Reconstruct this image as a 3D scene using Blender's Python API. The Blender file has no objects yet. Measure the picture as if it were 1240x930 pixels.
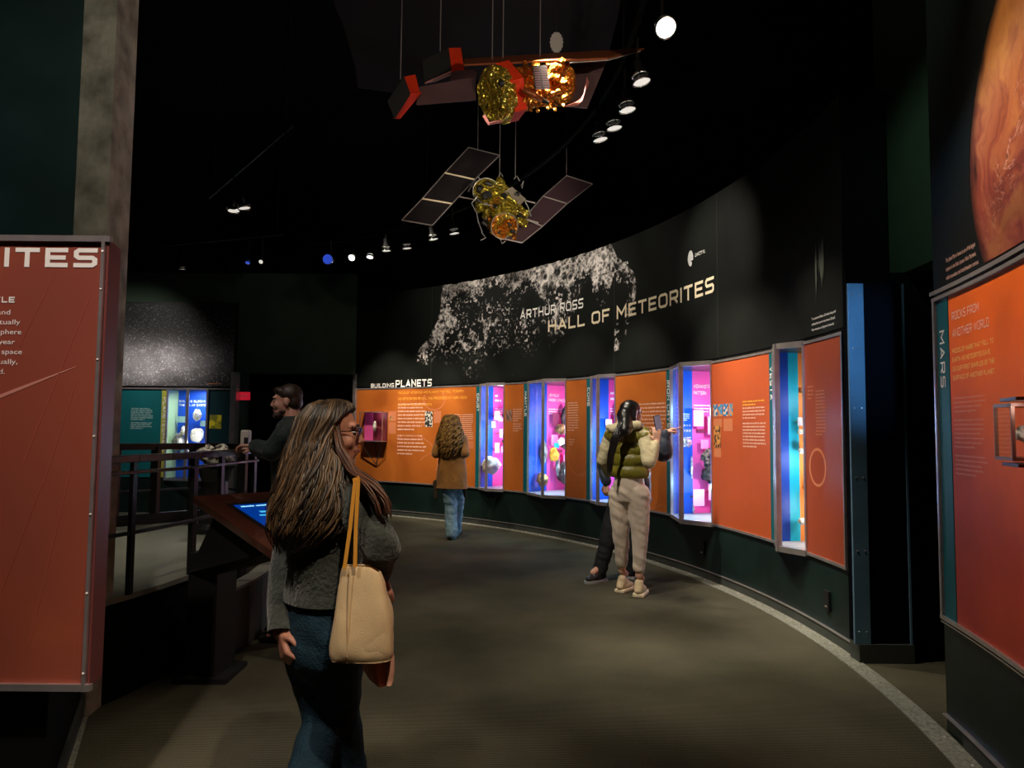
import bpy, math, random
import numpy as np
from mathutils import Vector, Matrix, Quaternion, noise as mnoise
random.seed(7)
SC = bpy.context.scene
COL = SC.collection
R_ = math.radians

# ------------------------------------------------------------------ camera frame helpers
FOC, PITCH, ROLL, EYE = 863.4, R_(3.618), R_(0.521), 1.5
def ray(x, y):
    a = (x-620)/FOC; b = -(y-465)/FOC
    c, s = math.cos(ROLL), math.sin(ROLL); a, b = c*a-s*b, s*a+c*b
    c, s = math.cos(PITCH), math.sin(PITCH)
    return Vector((a, c-s*b, s+c*b))
def at(x, y, Y):
    r = ray(x, y); return Vector((0, 0, EYE)) + r*(Y/r.y)
def atz(x, y, z):
    r = ray(x, y); return Vector((0, 0, EYE)) + r*((z-EYE)/r.z)

# ------------------------------------------------------------------ the hall's big circle
CX, CY, RR = -6.141, 5.017, 8.454
def W(th, z, d=0.0):
    """point on the curved wall: th in degrees, d metres outwards (negative = into the hall)"""
    return Vector((CX+(RR+d)*math.cos(R_(th)), CY+(RR+d)*math.sin(R_(th)), z))
DEG = RR*math.pi/180            # arc metres per degree

# ------------------------------------------------------------------ tags
def tag(o, label=None, cat=None, group=None, kind=None):
    if label: o['label'] = label
    if cat: o['category'] = cat
    if group: o['group'] = group
    if kind: o['kind'] = kind
    return o
def empty(name, loc=(0, 0, 0), label=None, cat=None, group=None):
    o = bpy.data.objects.new(name, None); COL.objects.link(o); o.location = loc
    o.empty_display_size = 0.1
    return tag(o, label, cat, group)
def world_off(o):
    v = Vector((0, 0, 0))
    while o is not None:
        v += Vector(o.location); o = o.parent
    return v

# ------------------------------------------------------------------ mesh collector
class MB:
    def __init__(s): s.v = []; s.f = []; s.col = []; s.uv = []; s.br = []
    def cut(s): s.br.append((len(s.v), len(s.f))); return s
    def add(s, vs, fs, col=None, uv=None):
        b = len(s.v); s.v += [tuple(v) for v in vs]; s.f += [tuple(i+b for i in f) for f in fs]
        if col is not None: s.col += [col]*len(vs) if len(col) in (3, 4) and not hasattr(col[0], '__len__') else list(col)
        if uv is not None: s.uv += list(uv)
        return s
    def box(s, c, size, m=None, col=None):
        c = Vector(c); x, y, z = size[0]/2, size[1]/2, size[2]/2
        vs = [Vector((a, b, d)) for a in (-x, x) for b in (-y, y) for d in (-z, z)]
        if m is not None: vs = [m @ v for v in vs]
        return s.add([v+c for v in vs], [(0, 1, 3, 2), (4, 6, 7, 5), (0, 4, 5, 1), (2, 3, 7, 6), (0, 2, 6, 4), (1, 5, 7, 3)], col)
    def hexa(s, p, col=None):
        """8 corner points: 4 of one face in order, 4 of the opposite face in the same order"""
        return s.add(p, [(0, 1, 2, 3), (7, 6, 5, 4), (0, 4, 5, 1), (1, 5, 6, 2), (2, 6, 7, 3), (3, 7, 4, 0)], col)
    def plate(s, q, t):
        """quad q (4 points) thickened by t along its normal"""
        q = [Vector(a) for a in q]; n = (q[1]-q[0]).cross(q[2]-q[0]).normalized()*t
        return s.hexa(q+[a+n for a in q])
    def bar(s, a, b, w, h=None, up=(0, 0, 1)):
        a, b = Vector(a), Vector(b); h = h or w
        d = (b-a).normalized(); u = Vector(up)
        if abs(d.dot(u)) > .98: u = Vector((0, 1, 0))
        x = d.cross(u).normalized(); u = x.cross(d)
        q = [x*w/2+u*h/2, -x*w/2+u*h/2, -x*w/2-u*h/2, x*w/2-u*h/2]
        return s.hexa([a+k for k in q]+[b+k for k in q])
    def tube(s, pts, r, n=10, cap=True, flat=1.0, col=None):
        pts = [Vector(p) for p in pts]; k = len(pts)
        rs = list(r) if hasattr(r, '__len__') else [r]*k
        t0 = (pts[1]-pts[0]).normalized()
        u = t0.cross(Vector((0, 0, 1)) if abs(t0.z) < .9 else Vector((1, 0, 0))).normalized()
        vs = []; fs = []
        for i, p in enumerate(pts):
            t = (pts[min(i+1, k-1)]-pts[max(i-1, 0)]).normalized()
            u = (u - t*u.dot(t)).normalized(); w = t.cross(u)
            for j in range(n):
                a = 2*math.pi*j/n
                vs.append(p+u*math.cos(a)*rs[i]+w*math.sin(a)*rs[i]*flat)
        for i in range(k-1):
            for j in range(n):
                fs.append((i*n+j, i*n+(j+1) % n, (i+1)*n+(j+1) % n, (i+1)*n+j))
        if cap: fs += [tuple(range(n-1, -1, -1)), tuple(range((k-1)*n, k*n))]
        return s.add(vs, fs, col)
    def cyl(s, a, b, r0, r1=None, n=20): return s.tube([a, b], [r0, r0 if r1 is None else r1], n)
    def ell(s, c, rad, m=None, seg=16, rings=10, fn=None, col=None):
        c = Vector(c); rad = rad if hasattr(rad, '__len__') else (rad,)*3; vs = []; fs = []
        for i in range(1, rings):
            ph = math.pi*i/rings
            for j in range(seg):
                a = 2*math.pi*j/seg
                v = Vector((math.sin(ph)*math.cos(a), math.sin(ph)*math.sin(a), math.cos(ph)))
                if fn: v = v*fn(v)
                vs.append(v)
        vs += [Vector((0, 0, 1))*(fn(Vector((0, 0, 1))) if fn else 1), Vector((0, 0, -1))*(fn(Vector((0, 0, -1))) if fn else 1)]
        N = (rings-1)*seg
        for i in range(rings-2):
            for j in range(seg):
                fs.append((i*seg+j, (i+1)*seg+j, (i+1)*seg+(j+1) % seg, i*seg+(j+1) % seg))
        for j in range(seg):
            fs.append((N, j, (j+1) % seg)); fs.append((N+1, (rings-2)*seg+(j+1) % seg, (rings-2)*seg+j))
        vs = [Vector((v.x*rad[0], v.y*rad[1], v.z*rad[2])) for v in vs]
        if m is not None: vs = [m @ v for v in vs]
        return s.add([v+c for v in vs], fs, col)
    def caps(s, a, b, ra, rb, n=14, flat=1.0, flatdir=None):
        """tapered capsule"""
        a, b = Vector(a), Vector(b); d = b-a; L = d.length; d = d/L if L > 1e-6 else Vector((0, 0, 1))
        ks = [(-1, 0.02), (-.87, .5), (-.5, .87), (0, 1)]
        pts = [a+d*ra*k for k, _ in ks]+[b+d*rb*k for k in (0, .5, .87, 1)]
        rs = [ra*q for _, q in ks]+[rb*q for q in (1, .87, .5, .02)]
        u = (Vector(flatdir) if flatdir is not None else Vector((0, 1, 0)))
        u = u-d*u.dot(d)
        if u.length < 1e-3: u = d.orthogonal()
        u.normalize(); w = d.cross(u); vs = []; fs = []
        for p, r in zip(pts, rs):
            for j in range(n):
                an = 2*math.pi*j/n; vs.append(p+u*math.cos(an)*r*flat+w*math.sin(an)*r)
        k = len(pts)
        for i in range(k-1):
            for j in range(n): fs.append((i*n+j, i*n+(j+1) % n, (i+1)*n+(j+1) % n, (i+1)*n+j))
        fs += [tuple(range(n-1, -1, -1)), tuple(range((k-1)*n, k*n))]
        return s.add(vs, fs)
    def prism(s, poly, z0, z1):
        n = len(poly); vs = [(x, y, z0) for x, y in poly]+[(x, y, z1) for x, y in poly]
        return s.add(vs, [tuple(range(n-1, -1, -1)), tuple(range(n, 2*n))]+[(i, (i+1) % n, n+(i+1) % n, n+i) for i in range(n)])
    def slab(s, th0, th1, z0, z1, d0, d1, n=None):
        """curved slab on the big circle, from angle th0 to th1, radial offsets d0..d1"""
        n = n or max(1, int(abs(th1-th0)/1.0)+1); vs = []; fs = []
        for i in range(n+1):
            t = th0+(th1-th0)*i/n
            vs += [W(t, z0, d0), W(t, z1, d0), W(t, z1, d1), W(t, z0, d1)]
        for i in range(n):
            a = 4*i; b = a+4
            for k in range(4): fs.append((a+k, a+(k+1) % 4, b+(k+1) % 4, b+k))
        fs += [(3, 2, 1, 0), (4*n, 4*n+1, 4*n+2, 4*n+3)]
        return s.add(vs, fs)
    def lathe(s, prof, c, m=None, n=24):
        """prof: (r, z) list spun about the local z axis"""
        c = Vector(c); vs = []; fs = []
        for r, z in prof:
            for j in range(n):
                a = 2*math.pi*j/n; v = Vector((r*math.cos(a), r*math.sin(a), z))
                vs.append((m @ v if m is not None else v)+c)
        for i in range(len(prof)-1):
            for j in range(n): fs.append((i*n+j, i*n+(j+1) % n, (i+1)*n+(j+1) % n, (i+1)*n+j))
        return s.add(vs, fs)
    def mesh(s, name, off=Vector((0, 0, 0))):
        me = bpy.data.meshes.new(name)
        me.from_pydata([(x-off.x, y-off.y, z-off.z) for x, y, z in s.v], [], s.f); me.validate(clean_customdata=False)
        if s.col and len(s.col) == len(me.vertices):
            a = me.color_attributes.new('Col', 'FLOAT_COLOR', 'POINT')
            a.data.foreach_set('color', np.array([list(c)[:3]+[1.0] for c in s.col], dtype=np.float32).ravel())
        return me
    def build(s, name, mat, parent=None, smooth=False, bevel=0):
        if s.br:                                   # separate pieces asked for with cut()
            ks = [(0, 0)]+s.br+[(len(s.v), len(s.f))]; o = None
            for (v0, f0), (v1, f1) in zip(ks, ks[1:]):
                if f1 > f0:
                    q = MB(); q.v = s.v[v0:v1]; q.f = [tuple(i-v0 for i in f) for f in s.f[f0:f1]]; o = q.build(name, mat, parent, smooth, bevel)
            return o
        me = s.mesh(name, world_off(parent) if parent else Vector((0, 0, 0)))
        if mat: me.materials.append(mat)
        if smooth: me.polygons.foreach_set('use_smooth', [True]*len(me.polygons))
        o = bpy.data.objects.new(name, me); COL.objects.link(o)
        if parent: o.parent = parent
        if bevel:
            b = o.modifiers.new('bevel', 'BEVEL'); b.width = bevel; b.segments = 2; b.limit_method = 'ANGLE'
        return o
def struct(name, mb, mat, **k):
    return tag(mb.build(name, mat, **k), kind='structure')

# ------------------------------------------------------------------ materials
def srgb(r, g, b):
    f = lambda c: (c/255/12.92 if c/255 <= .04045 else ((c/255+.055)/1.055)**2.4)
    return (f(r), f(g), f(b), 1)
def mat(name, col, rough=.6, metal=0.0, spec=.4, bump=None, var=None, emit=None, coat=0, attr=False, sheen=0, sss=0):
    """bump=(scale, strength[, stretch xyz]); var=(scale, amount) small colour mottling"""
    m = bpy.data.materials.new(name); m.use_nodes = True; nt = m.node_tree; N = nt.nodes; L = nt.links
    b = N['Principled BSDF']
    b.inputs['Base Color'].default_value = col; b.inputs['Roughness'].default_value = rough
    b.inputs['Metallic'].default_value = metal; b.inputs['Specular IOR Level'].default_value = spec
    b.inputs['Coat Weight'].default_value = coat
    if sheen: b.inputs['Sheen Weight'].default_value = sheen
    if sss:
        b.inputs['Subsurface Weight'].default_value = sss; b.inputs['Subsurface Radius'].default_value = (.02, .008, .004)
    if emit: b.inputs['Emission Color'].default_value = emit[0]; b.inputs['Emission Strength'].default_value = emit[1]
    tc = N.new('ShaderNodeTexCoord')
    src = None
    if attr:
        at_ = N.new('ShaderNodeAttribute'); at_.attribute_name = 'Col'; src = at_.outputs['Color']
        L.new(src, b.inputs['Base Color'])
    if var:
        nz = N.new('ShaderNodeTexNoise'); nz.inputs['Scale'].default_value = var[0]; nz.inputs['Detail'].default_value = 6
        L.new(tc.outputs['Object'], nz.inputs['Vector'])
        hs = N.new('ShaderNodeHueSaturation'); mp = N.new('ShaderNodeMapRange')
        mp.inputs['From Min'].default_value = .3; mp.inputs['From Max'].default_value = .7
        mp.inputs['To Min'].default_value = 1-var[1]; mp.inputs['To Max'].default_value = 1+var[1]
        L.new(nz.outputs['Fac'], mp.inputs['Value']); L.new(mp.outputs['Result'], hs.inputs['Value'])
        if src: L.new(src, hs.inputs['Color'])
        else: hs.inputs['Color'].default_value = col
        L.new(hs.outputs['Color'], b.inputs['Base Color'])
    if bump:
        nz = N.new('ShaderNodeTexNoise'); nz.inputs['Scale'].default_value = bump[0]; nz.inputs['Detail'].default_value = 5
        if len(bump) > 2:
            mp = N.new('ShaderNodeMapping'); mp.inputs['Scale'].default_value = bump[2]
            L.new(tc.outputs['Object'], mp.inputs['Vector']); L.new(mp.outputs['Vector'], nz.inputs['Vector'])
        else: L.new(tc.outputs['Object'], nz.inputs['Vector'])
        bp = N.new('ShaderNodeBump'); bp.inputs['Strength'].default_value = bump[1]; bp.inputs['Distance'].default_value = .02
        L.new(nz.outputs['Fac'], bp.inputs['Height']); L.new(bp.outputs['Normal'], b.inputs['Normal'])
    return m
def glass_mat(name, tint=(1, 1, 1, 1), refl=.08):
    m = bpy.data.materials.new(name); m.use_nodes = True; nt = m.node_tree; N = nt.nodes; L = nt.links
    N.remove(N['Principled BSDF'])
    t = N.new('ShaderNodeBsdfTransparent'); t.inputs['Color'].default_value = tint
    g = N.new('ShaderNodeBsdfGlossy'); g.inputs['Roughness'].default_value = .03
    fr = N.new('ShaderNodeFresnel'); ge = N.new('ShaderNodeNewGeometry'); mr = N.new('ShaderNodeMapRange')
    mr.inputs['To Min'].default_value = 1.33; mr.inputs['To Max'].default_value = 1/1.33; L.new(ge.outputs['Backfacing'], mr.inputs['Value']); L.new(mr.outputs['Result'], fr.inputs['IOR'])
    mx = N.new('ShaderNodeMixShader'); L.new(fr.outputs[0], mx.inputs[0]); L.new(t.outputs[0], mx.inputs[1]); L.new(g.outputs[0], mx.inputs[2])
    L.new(mx.outputs[0], N['Material Output'].inputs['Surface'])
    return m

M = {}
M['black'] = mat('black_paint', (.0035, .004, .004, 1), .85, spec=.1)
M['wall_low'] = mat('dark_green_laminate', (.006, .016, .014, 1), .42, spec=.35, var=(3, .4), bump=(2, .05))
M['mural'] = mat('mural_black_print', (.006, .0075, .0065, 1), .5, spec=.25, var=(1.3, .5))
M['kick'] = mat('dark_grey_baseboard', (.045, .05, .045, 1), .5, var=(6, .2))
M['trim'] = mat('brushed_aluminium', (.66, .60, .60, 1), .30, metal=.8, var=(9, .15))
M['trim_dark'] = mat('dark_steel_trim', (.06, .06, .065, 1), .35, metal=.7)
M['teal'] = mat('teal_strip_print', (.002, .11, .14, 1), .45)
M['concrete'] = mat('speckled_concrete_strip', (.20, .20, .165, 1), .75, var=(60, .45), bump=(90, .2))
M['stone'] = mat('grey_stone_column', (.34, .32, .26, 1), .8, var=(7, .5), bump=(25, .3, (1, 1, .3)))
M['dgreen'] = mat('dark_green_wall_paint', (.016, .046, .044, 1), .8, var=(2, .3))
M['lgreen'] = mat('green_bulkhead_paint', (.016, .034, .018, 1), .8, var=(2, .2))
M['blue_steel'] = mat('blue_grey_riveted_steel', (.13, .24, .36, 1), .4, metal=.25, var=(3, .15))
M['navy'] = mat('black_return_panel', (.0012, .0014, .003, 1), .7, spec=.04)
M['ink_white'] = mat('white_lettering', (.95, .93, .88, 1), .6)
M['ink_cream'] = mat('cream_lettering', (.98, .84, .60, 1), .5)
M['ink_pink'] = mat('pale_pink_text_print', (.85, .50, .38, 1), .6)
M['ink_gold'] = mat('gold_text_print', (1, .48, .06, 1), .6)
M['ink_soft'] = mat('pale_orange_tint_print', (.62, .20, .085, 1), .6)
M['glass'] = glass_mat('clear_glass')
M['rail_wood'] = mat('dark_brown_wood_rail', (.035, .018, .014, 1), .28, var=(30, .3), bump=(30, .1, (1, 1, 8)))
M['rail_dark'] = mat('black_steel_rail', (.012, .011, .012, 1), .4)
M['rail_grey'] = mat('grey_steel_rail', (.06, .06, .068, 1), .45, metal=.3)
M['platform'] = mat('grey_platform_floor', (.19, .19, .155, 1), .55, var=(1.5, .2))
M['lamp_body'] = mat('black_lamp_housing', (.015, .015, .015, 1), .3, metal=.3)
M['lamp_ring'] = mat('chrome_lamp_ring', (.6, .6, .56, 1), .2, metal=1)

def ribbed_carpet():
    m = mat('ribbed_olive_carpet', (.07, .066, .045, 1), .95, spec=.05); nt = m.node_tree; N = nt.nodes; L = nt.links; b = N['Principled BSDF']
    tc = N['Texture Coordinate']
    wv = N.new('ShaderNodeTexWave'); wv.inputs['Scale'].default_value = 24; wv.bands_direction = 'Y'; wv.inputs['Distortion'].default_value = .6
    nz = N.new('ShaderNodeTexNoise'); nz.inputs['Scale'].default_value = 140
    n2 = N.new('ShaderNodeTexNoise'); n2.inputs['Scale'].default_value = 1.1; n2.inputs['Detail'].default_value = 4
    for q in (wv, nz, n2): L.new(tc.outputs['Object'], q.inputs['Vector'])
    ad = N.new('ShaderNodeMath'); ad.operation = 'ADD'; L.new(wv.outputs['Fac'], ad.inputs[0]); L.new(nz.outputs['Fac'], ad.inputs[1])
    cr = N.new('ShaderNodeValToRGB'); cr.color_ramp.elements[0].color = (.030, .028, .019, 1); cr.color_ramp.elements[1].color = (.135, .122, .082, 1)
    cr.color_ramp.elements[0].position = .25; cr.color_ramp.elements[1].position = .8
    hf = N.new('ShaderNodeMath'); hf.operation = 'MULTIPLY'; hf.inputs[1].default_value = .5; L.new(ad.outputs[0], hf.inputs[0])
    mx = N.new('ShaderNodeMath'); mx.operation = 'MULTIPLY_ADD'; mx.inputs[1].default_value = .8; L.new(n2.outputs['Fac'], mx.inputs[0])
    sb = N.new('ShaderNodeMath'); sb.operation = 'SUBTRACT'; sb.inputs[1].default_value = .4; L.new(hf.outputs[0], sb.inputs[0]); L.new(sb.outputs[0], mx.inputs[2])
    L.new(mx.outputs[0], cr.inputs[0]); L.new(cr.outputs[0], b.inputs['Base Color'])
    bp = N.new('ShaderNodeBump'); bp.inputs['Strength'].default_value = .5; bp.inputs['Distance'].default_value = .01
    L.new(ad.outputs[0], bp.inputs['Height']); L.new(bp.outputs[0], b.inputs['Normal'])
    return m
M['carpet'] = ribbed_carpet()

def print_mat(name, c0, c1, c2, scale=1.2, rough=.5, coat=.0):
    """printed panel: soft clouds of three related inks"""
    m = mat(name, c0, rough, spec=.35, coat=coat); nt = m.node_tree; N = nt.nodes; L = nt.links; tc = N['Texture Coordinate']
    nz = N.new('ShaderNodeTexNoise'); nz.inputs['Scale'].default_value = scale; nz.inputs['Detail'].default_value = 5; nz.inputs['Distortion'].default_value = 1.2
    L.new(tc.outputs['Object'], nz.inputs['Vector'])
    cr = N.new('ShaderNodeValToRGB'); e = cr.color_ramp.elements
    e[0].position = .32; e[0].color = c0; e[1].position = .72; e[1].color = c2; q = e.new(.52); q.color = c1
    L.new(nz.outputs['Fac'], cr.inputs[0]); L.new(cr.outputs[0], N['Principled BSDF'].inputs['Base Color'])
    return m
M['orange'] = print_mat('orange_print', (.40, .095, .012, 1), (.50, .13, .018, 1), (.62, .18, .025, 1), .9)
M['orange2'] = print_mat('red_orange_print', (.46, .080, .022, 1), (.54, .098, .026, 1), (.60, .115, .03, 1), .6)
M['orange3'] = print_mat('rust_print', (.30, .055, .026, 1), (.36, .066, .030, 1), (.40, .08, .036, 1), .6, rough=.25)
M['tealprint'] = print_mat('teal_print', (.004, .10, .115, 1), (.005, .12, .13, 1), (.006, .14, .15, 1), .6)

# ------------------------------------------------------------------ lettering
_tcache = {}
def glyphs(text, bold=0.0):
    k = (text, bold)
    if k in _tcache: return _tcache[k]
    cu = bpy.data.curves.new('lettering', 'FONT'); cu.body = text; cu.size = 1; cu.resolution_u = 3; cu.offset = bold
    o = bpy.data.objects.new('lettering', cu); COL.objects.link(o)
    dg = bpy.context.evaluated_depsgraph_get()
    me = bpy.data.meshes.new_from_object(o.evaluated_get(dg))
    v = [tuple(p.co) for p in me.vertices]; f = [tuple(p.vertices) for p in me.polygons]
    bpy.data.objects.remove(o); bpy.data.curves.remove(cu); bpy.data.meshes.remove(me)
    xs = [p[0] for p in v]; x0, x1 = min(xs), max(xs)
    v = [((p[0]-x0)/(x1-x0), p[1]/.73) for p in v]
    _tcache[k] = (v, f); return v, f
_O = [(.18, 0), (0, .16), (0, .84), (.18, 1), (.82, 1), (1, .84), (1, .16), (.82, 0), (.18, 0)]
STROKES = {   # wide engraved capitals: width, strokes
    'A': (1.05, [[(0, 0), (.5, 1), (1, 0)], [(.2, .3), (.8, .3)]]), 'B': (.95, [[(0, 0), (0, 1), (.85, 1), (.97, .9), (.97, .62), (.85, .52), (0, .52)], [(.85, .52), (1, .4), (1, .12), (.85, 0), (0, 0)]]),
    'C': (1, [[(1, 1), (.18, 1), (0, .84), (0, .16), (.18, 0), (1, 0)]]), 'D': (1, [[(0, 0), (0, 1), (.82, 1), (1, .82), (1, .18), (.82, 0), (0, 0)]]),
    'E': (.9, [[(1, 1), (0, 1), (0, 0), (1, 0)], [(0, .5), (.88, .5)]]), 'F': (.88, [[(1, 1), (0, 1), (0, 0)], [(0, .48), (.85, .48)]]), 'G': (1, [[(1, 1), (.18, 1), (0, .84), (0, .16), (.18, 0), (1, 0), (1, .46), (.58, .46)]]),
    'H': (1, [[(0, 0), (0, 1)], [(1, 0), (1, 1)], [(0, .5), (1, .5)]]), 'I': (.0, [[(0, 0), (0, 1)]]), 'J': (.8, [[(1, 1), (1, .16), (.82, 0), (.18, 0), (0, .2)]]), 'K': (.95, [[(0, 0), (0, 1)], [(1, 1), (.3, .5), (1, 0)], [(0, .5), (.3, .5)]]),
    'L': (.85, [[(0, 1), (0, 0), (1, 0)]]), 'M': (1.2, [[(0, 0), (0, 1), (.5, .3), (1, 1), (1, 0)]]), 'N': (1, [[(0, 0), (0, 1), (1, 0), (1, 1)]]), 'O': (1.05, [_O]), 'P': (.95, [[(0, 0), (0, 1), (.85, 1), (1, .88), (1, .54), (.85, .42), (0, .42)]]),
    'Q': (1.05, [_O, [(.6, .3), (1, -.05)]]), 'R': (.97, [[(0, 0), (0, 1), (.85, 1), (1, .88), (1, .56), (.85, .44), (0, .44)], [(.55, .44), (1, 0)]]), 'S': (.95, [[(1, 1), (.14, 1), (0, .88), (0, .62), (.14, .5), (.86, .5), (1, .38), (1, .12), (.86, 0), (0, 0)]]),
    'T': (.98, [[(0, 1), (1, 1)], [(.5, 1), (.5, 0)]]), 'U': (1, [[(0, 1), (0, .16), (.18, 0), (.82, 0), (1, .16), (1, 1)]]), 'V': (1.05, [[(0, 1), (.5, 0), (1, 1)]]), 'W': (1.4, [[(0, 1), (.25, 0), (.5, .9), (.75, 0), (1, 1)]]),
    'X': (1, [[(0, 0), (1, 1)], [(0, 1), (1, 0)]]), 'Y': (1, [[(0, 1), (.5, .45), (1, 1)], [(.5, .45), (.5, 0)]]), 'Z': (.95, [[(0, 1), (1, 1), (0, 0), (1, 0)]]), ',': (.0, [[(.0, .05), (-.3, -.15)]]), '.': (.0, [[(0, .0), (0, .06)]]), ' ': (.25, [])}
STROKES['Ä'] = (1.05, STROKES['A'][1]+[[(.15, 1.22), (.3, 1.22)], [(.7, 1.22), (.85, 1.22)]])
def engraved(text, t):
    """normalised vertices, faces and a layer number per vertex (crossing strokes sit on different layers)"""
    k = (text, t, 'e')
    if k in _tcache: return _tcache[k]
    V = []; F = []; Ly = []; x0 = 0
    for ch in text:
        w, st = STROKES[ch]; sx = w*.9
        for li, pl in enumerate(st):
            P = [Vector((x0+t/2+(x*sx if w > 0 else x*.3), t/2+y*(1-t))) for x, y in pl]
            closed = (P[0]-P[-1]).length < 1e-6 and len(P) > 3
            if closed: P = P[:-1]
            n = len(P); segs = n if closed else n-1; L = []; R = []
            for a in range(n):
                dp = (P[a]-P[a-1]).normalized() if (a > 0 or closed) else None; dn = (P[(a+1) % n]-P[a]).normalized() if (a < n-1 or closed) else None
                if dp is None: dp = dn
                if dn is None: dn = dp
                n1 = Vector((-dp.y, dp.x)); n2 = Vector((-dn.y, dn.x)); m = n1+n2
                m = m.normalized() if m.length > 1e-3 else n1
                q = min(1/max(m.dot(n1), .3), 2.2)*t/2; p = P[a].copy()
                if not closed and a == 0: p = p-dn*(t/2 if abs(dn.x*dn.y) < .01 else 0)
                if not closed and a == n-1: p = p+dp*(t/2 if abs(dp.x*dp.y) < .01 else 0)
                L.append(p+m*q); R.append(p-m*q)
            b = len(V); V += [tuple(v) for v in L]+[tuple(v) for v in R]; Ly += [li]*(2*n)
            F += [(b+a, b+(a+1) % n, b+n+(a+1) % n, b+n+a) for a in range(segs)]
        x0 += sx+t+.26
    W_ = x0-.26; V = [(x/W_, min(1.15, max(-.02, y))) for x, y in V]; _tcache[k] = (V, F, Ly); return _tcache[k]
def letter(mb, text, fn, w, h, bold=.012):
    """lay text (cap height h, width w) through fn(u, v) -> world point"""
    if len(text) > 1 and all(c in STROKES for c in text):
        v, f, ly = engraved(text, min(.24, .135+bold*3)); pts = [Vector(fn(x*w, y*h)) for x, y in v]
        o = Vector(fn(0, 0)); n = (Vector(fn(.01, 0))-o).cross(Vector(fn(0, .01))-o).normalized()
        if n.dot(Vector((-1.0, 4.5, 1.6))-o) < 0 and n.dot(Vector((0, 0, 1.5))-o) < 0: n = -n
        mb.add([p+n*(.0004*q) for p, q in zip(pts, ly)], f); return mb
    v, f = glyphs(text, 0)
    mb.add([fn(x*w, y*h) for x, y in v], f); return mb
def on_wall(th, z, d=-.004):
    return lambda u, v: W(th-u/DEG, z+v, d)
def on_plane(o, ux, uy, n=Vector((0, 0, 0))):
    return lambda u, v: o+ux*u+uy*v+n
def down(fn):
    """text running top to bottom, letters turned clockwise"""
    return lambda u, v: fn(v, -u)
def dashes(mb, fn, w, n, lh, h, seed=0, ragged=.15, wl=(2, 9)):
    """paragraph of unreadably small type: one narrow mark per letter"""
    r = random.Random(seed); cw = h*.62
    for i in range(n):
        x = 0; W_ = w*(1-r.random()*ragged)*(0.6 if i == n-1 else 1)
        while x < W_:
            k = r.randint(*wl)
            for j in range(k):
                if x > W_: break
                hh = h*(.75+.25*r.random())
                mb.add([fn(x, -i*lh), fn(x+cw*.86, -i*lh), fn(x+cw*.86, -i*lh+hh), fn(x, -i*lh+hh)], [(0, 1, 2, 3)])
                x += cw
            x += cw*.8
    return mb

# ------------------------------------------------------------------ numpy noise for prints
def vnoise(x, y, seed=0):
    xi = np.floor(x).astype(np.int64); yi = np.floor(y).astype(np.int64); xf = x-xi; yf = y-yi
    def h(a, b):
        n = (a*374761393+b*668265263+seed*974634777) & 0x7fffffff
        n = ((n ^ (n >> 13))*1274126177) & 0x7fffffff
        return ((n ^ (n >> 16)) & 0xffff)/65535.0
    u = xf*xf*(3-2*xf); v = yf*yf*(3-2*yf)
    return (h(xi, yi)*(1-u)+h(xi+1, yi)*u)*(1-v)+(h(xi, yi+1)*(1-u)+h(xi+1, yi+1)*u)*v
def fbm(x, y, o=5, seed=0, g=.5):
    s = 0; a = 1; t = 0
    for i in range(o):
        s = s+a*vnoise(x*2**i+17.3*i, y*2**i+5.1*i, seed+i); t += a; a *= g
    return s/t
def sstep(a, b, x):
    t = np.clip((x-a)/(b-a), 0, 1); return t*t*(3-2*t)
def print_grid(name, mtl, parent, fn, u0, u1, v0, v1, nu, nv, colour, keep=None):
    """printed picture: fine grid, colour(U, V) -> rgb arrays; faces where keep is False are left out"""
    U, V = np.meshgrid(np.linspace(u0, u1, nu), np.linspace(v0, v1, nv), indexing='ij')
    rgb, k = colour(U, V)
    idx = -np.ones(U.shape, dtype=int); k = k > .5
    kk = k[:-1, :-1] & k[1:, :-1] & k[1:, 1:] & k[:-1, 1:]
    need = np.zeros_like(k); need[:-1, :-1] |= kk; need[1:, :-1] |= kk; need[1:, 1:] |= kk; need[:-1, 1:] |= kk
    ii = np.argwhere(need); idx[need] = np.arange(len(ii))
    mb = MB(); mb.v = [tuple(fn(U[i, j], V[i, j])) for i, j in ii]
    fi = np.argwhere(kk); mb.f = [(idx[i, j], idx[i+1, j], idx[i+1, j+1], idx[i, j+1]) for i, j in fi]
    mb.f = [tuple(int(q) for q in f) for f in mb.f]
    mb.col = [tuple(rgb[i, j]) for i, j in ii]
    return mb.build(name, mtl, parent)
M['print'] = mat('printed_picture', (1, 1, 1, 1), .55, spec=.3, attr=True)
# ================================================================== THE SETTING
struct('floor', MB().box((-2, 6, -.05), (16, 20, .1)), M['carpet'])
struct('ceiling', MB().box((-2, 6, 6.3), (16, 20, .1)), M['black'])
M['soffit'] = mat('mauve_grey_soffit', (.026, .024, .028, 1), .9, spec=.1)
struct('trim_5', MB().prism([(-1.45, 3.2), (-1.5, 5.64), (-1.5, 6.0), (-1.55, 6.71), (-1.62, 7.16), (-1.2, 7.28), (.87, 6.45), (.87, 5.9), (.86, 5.5), (.86, 3.2)], 5.0, 5.12), M['soffit'])
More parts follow.
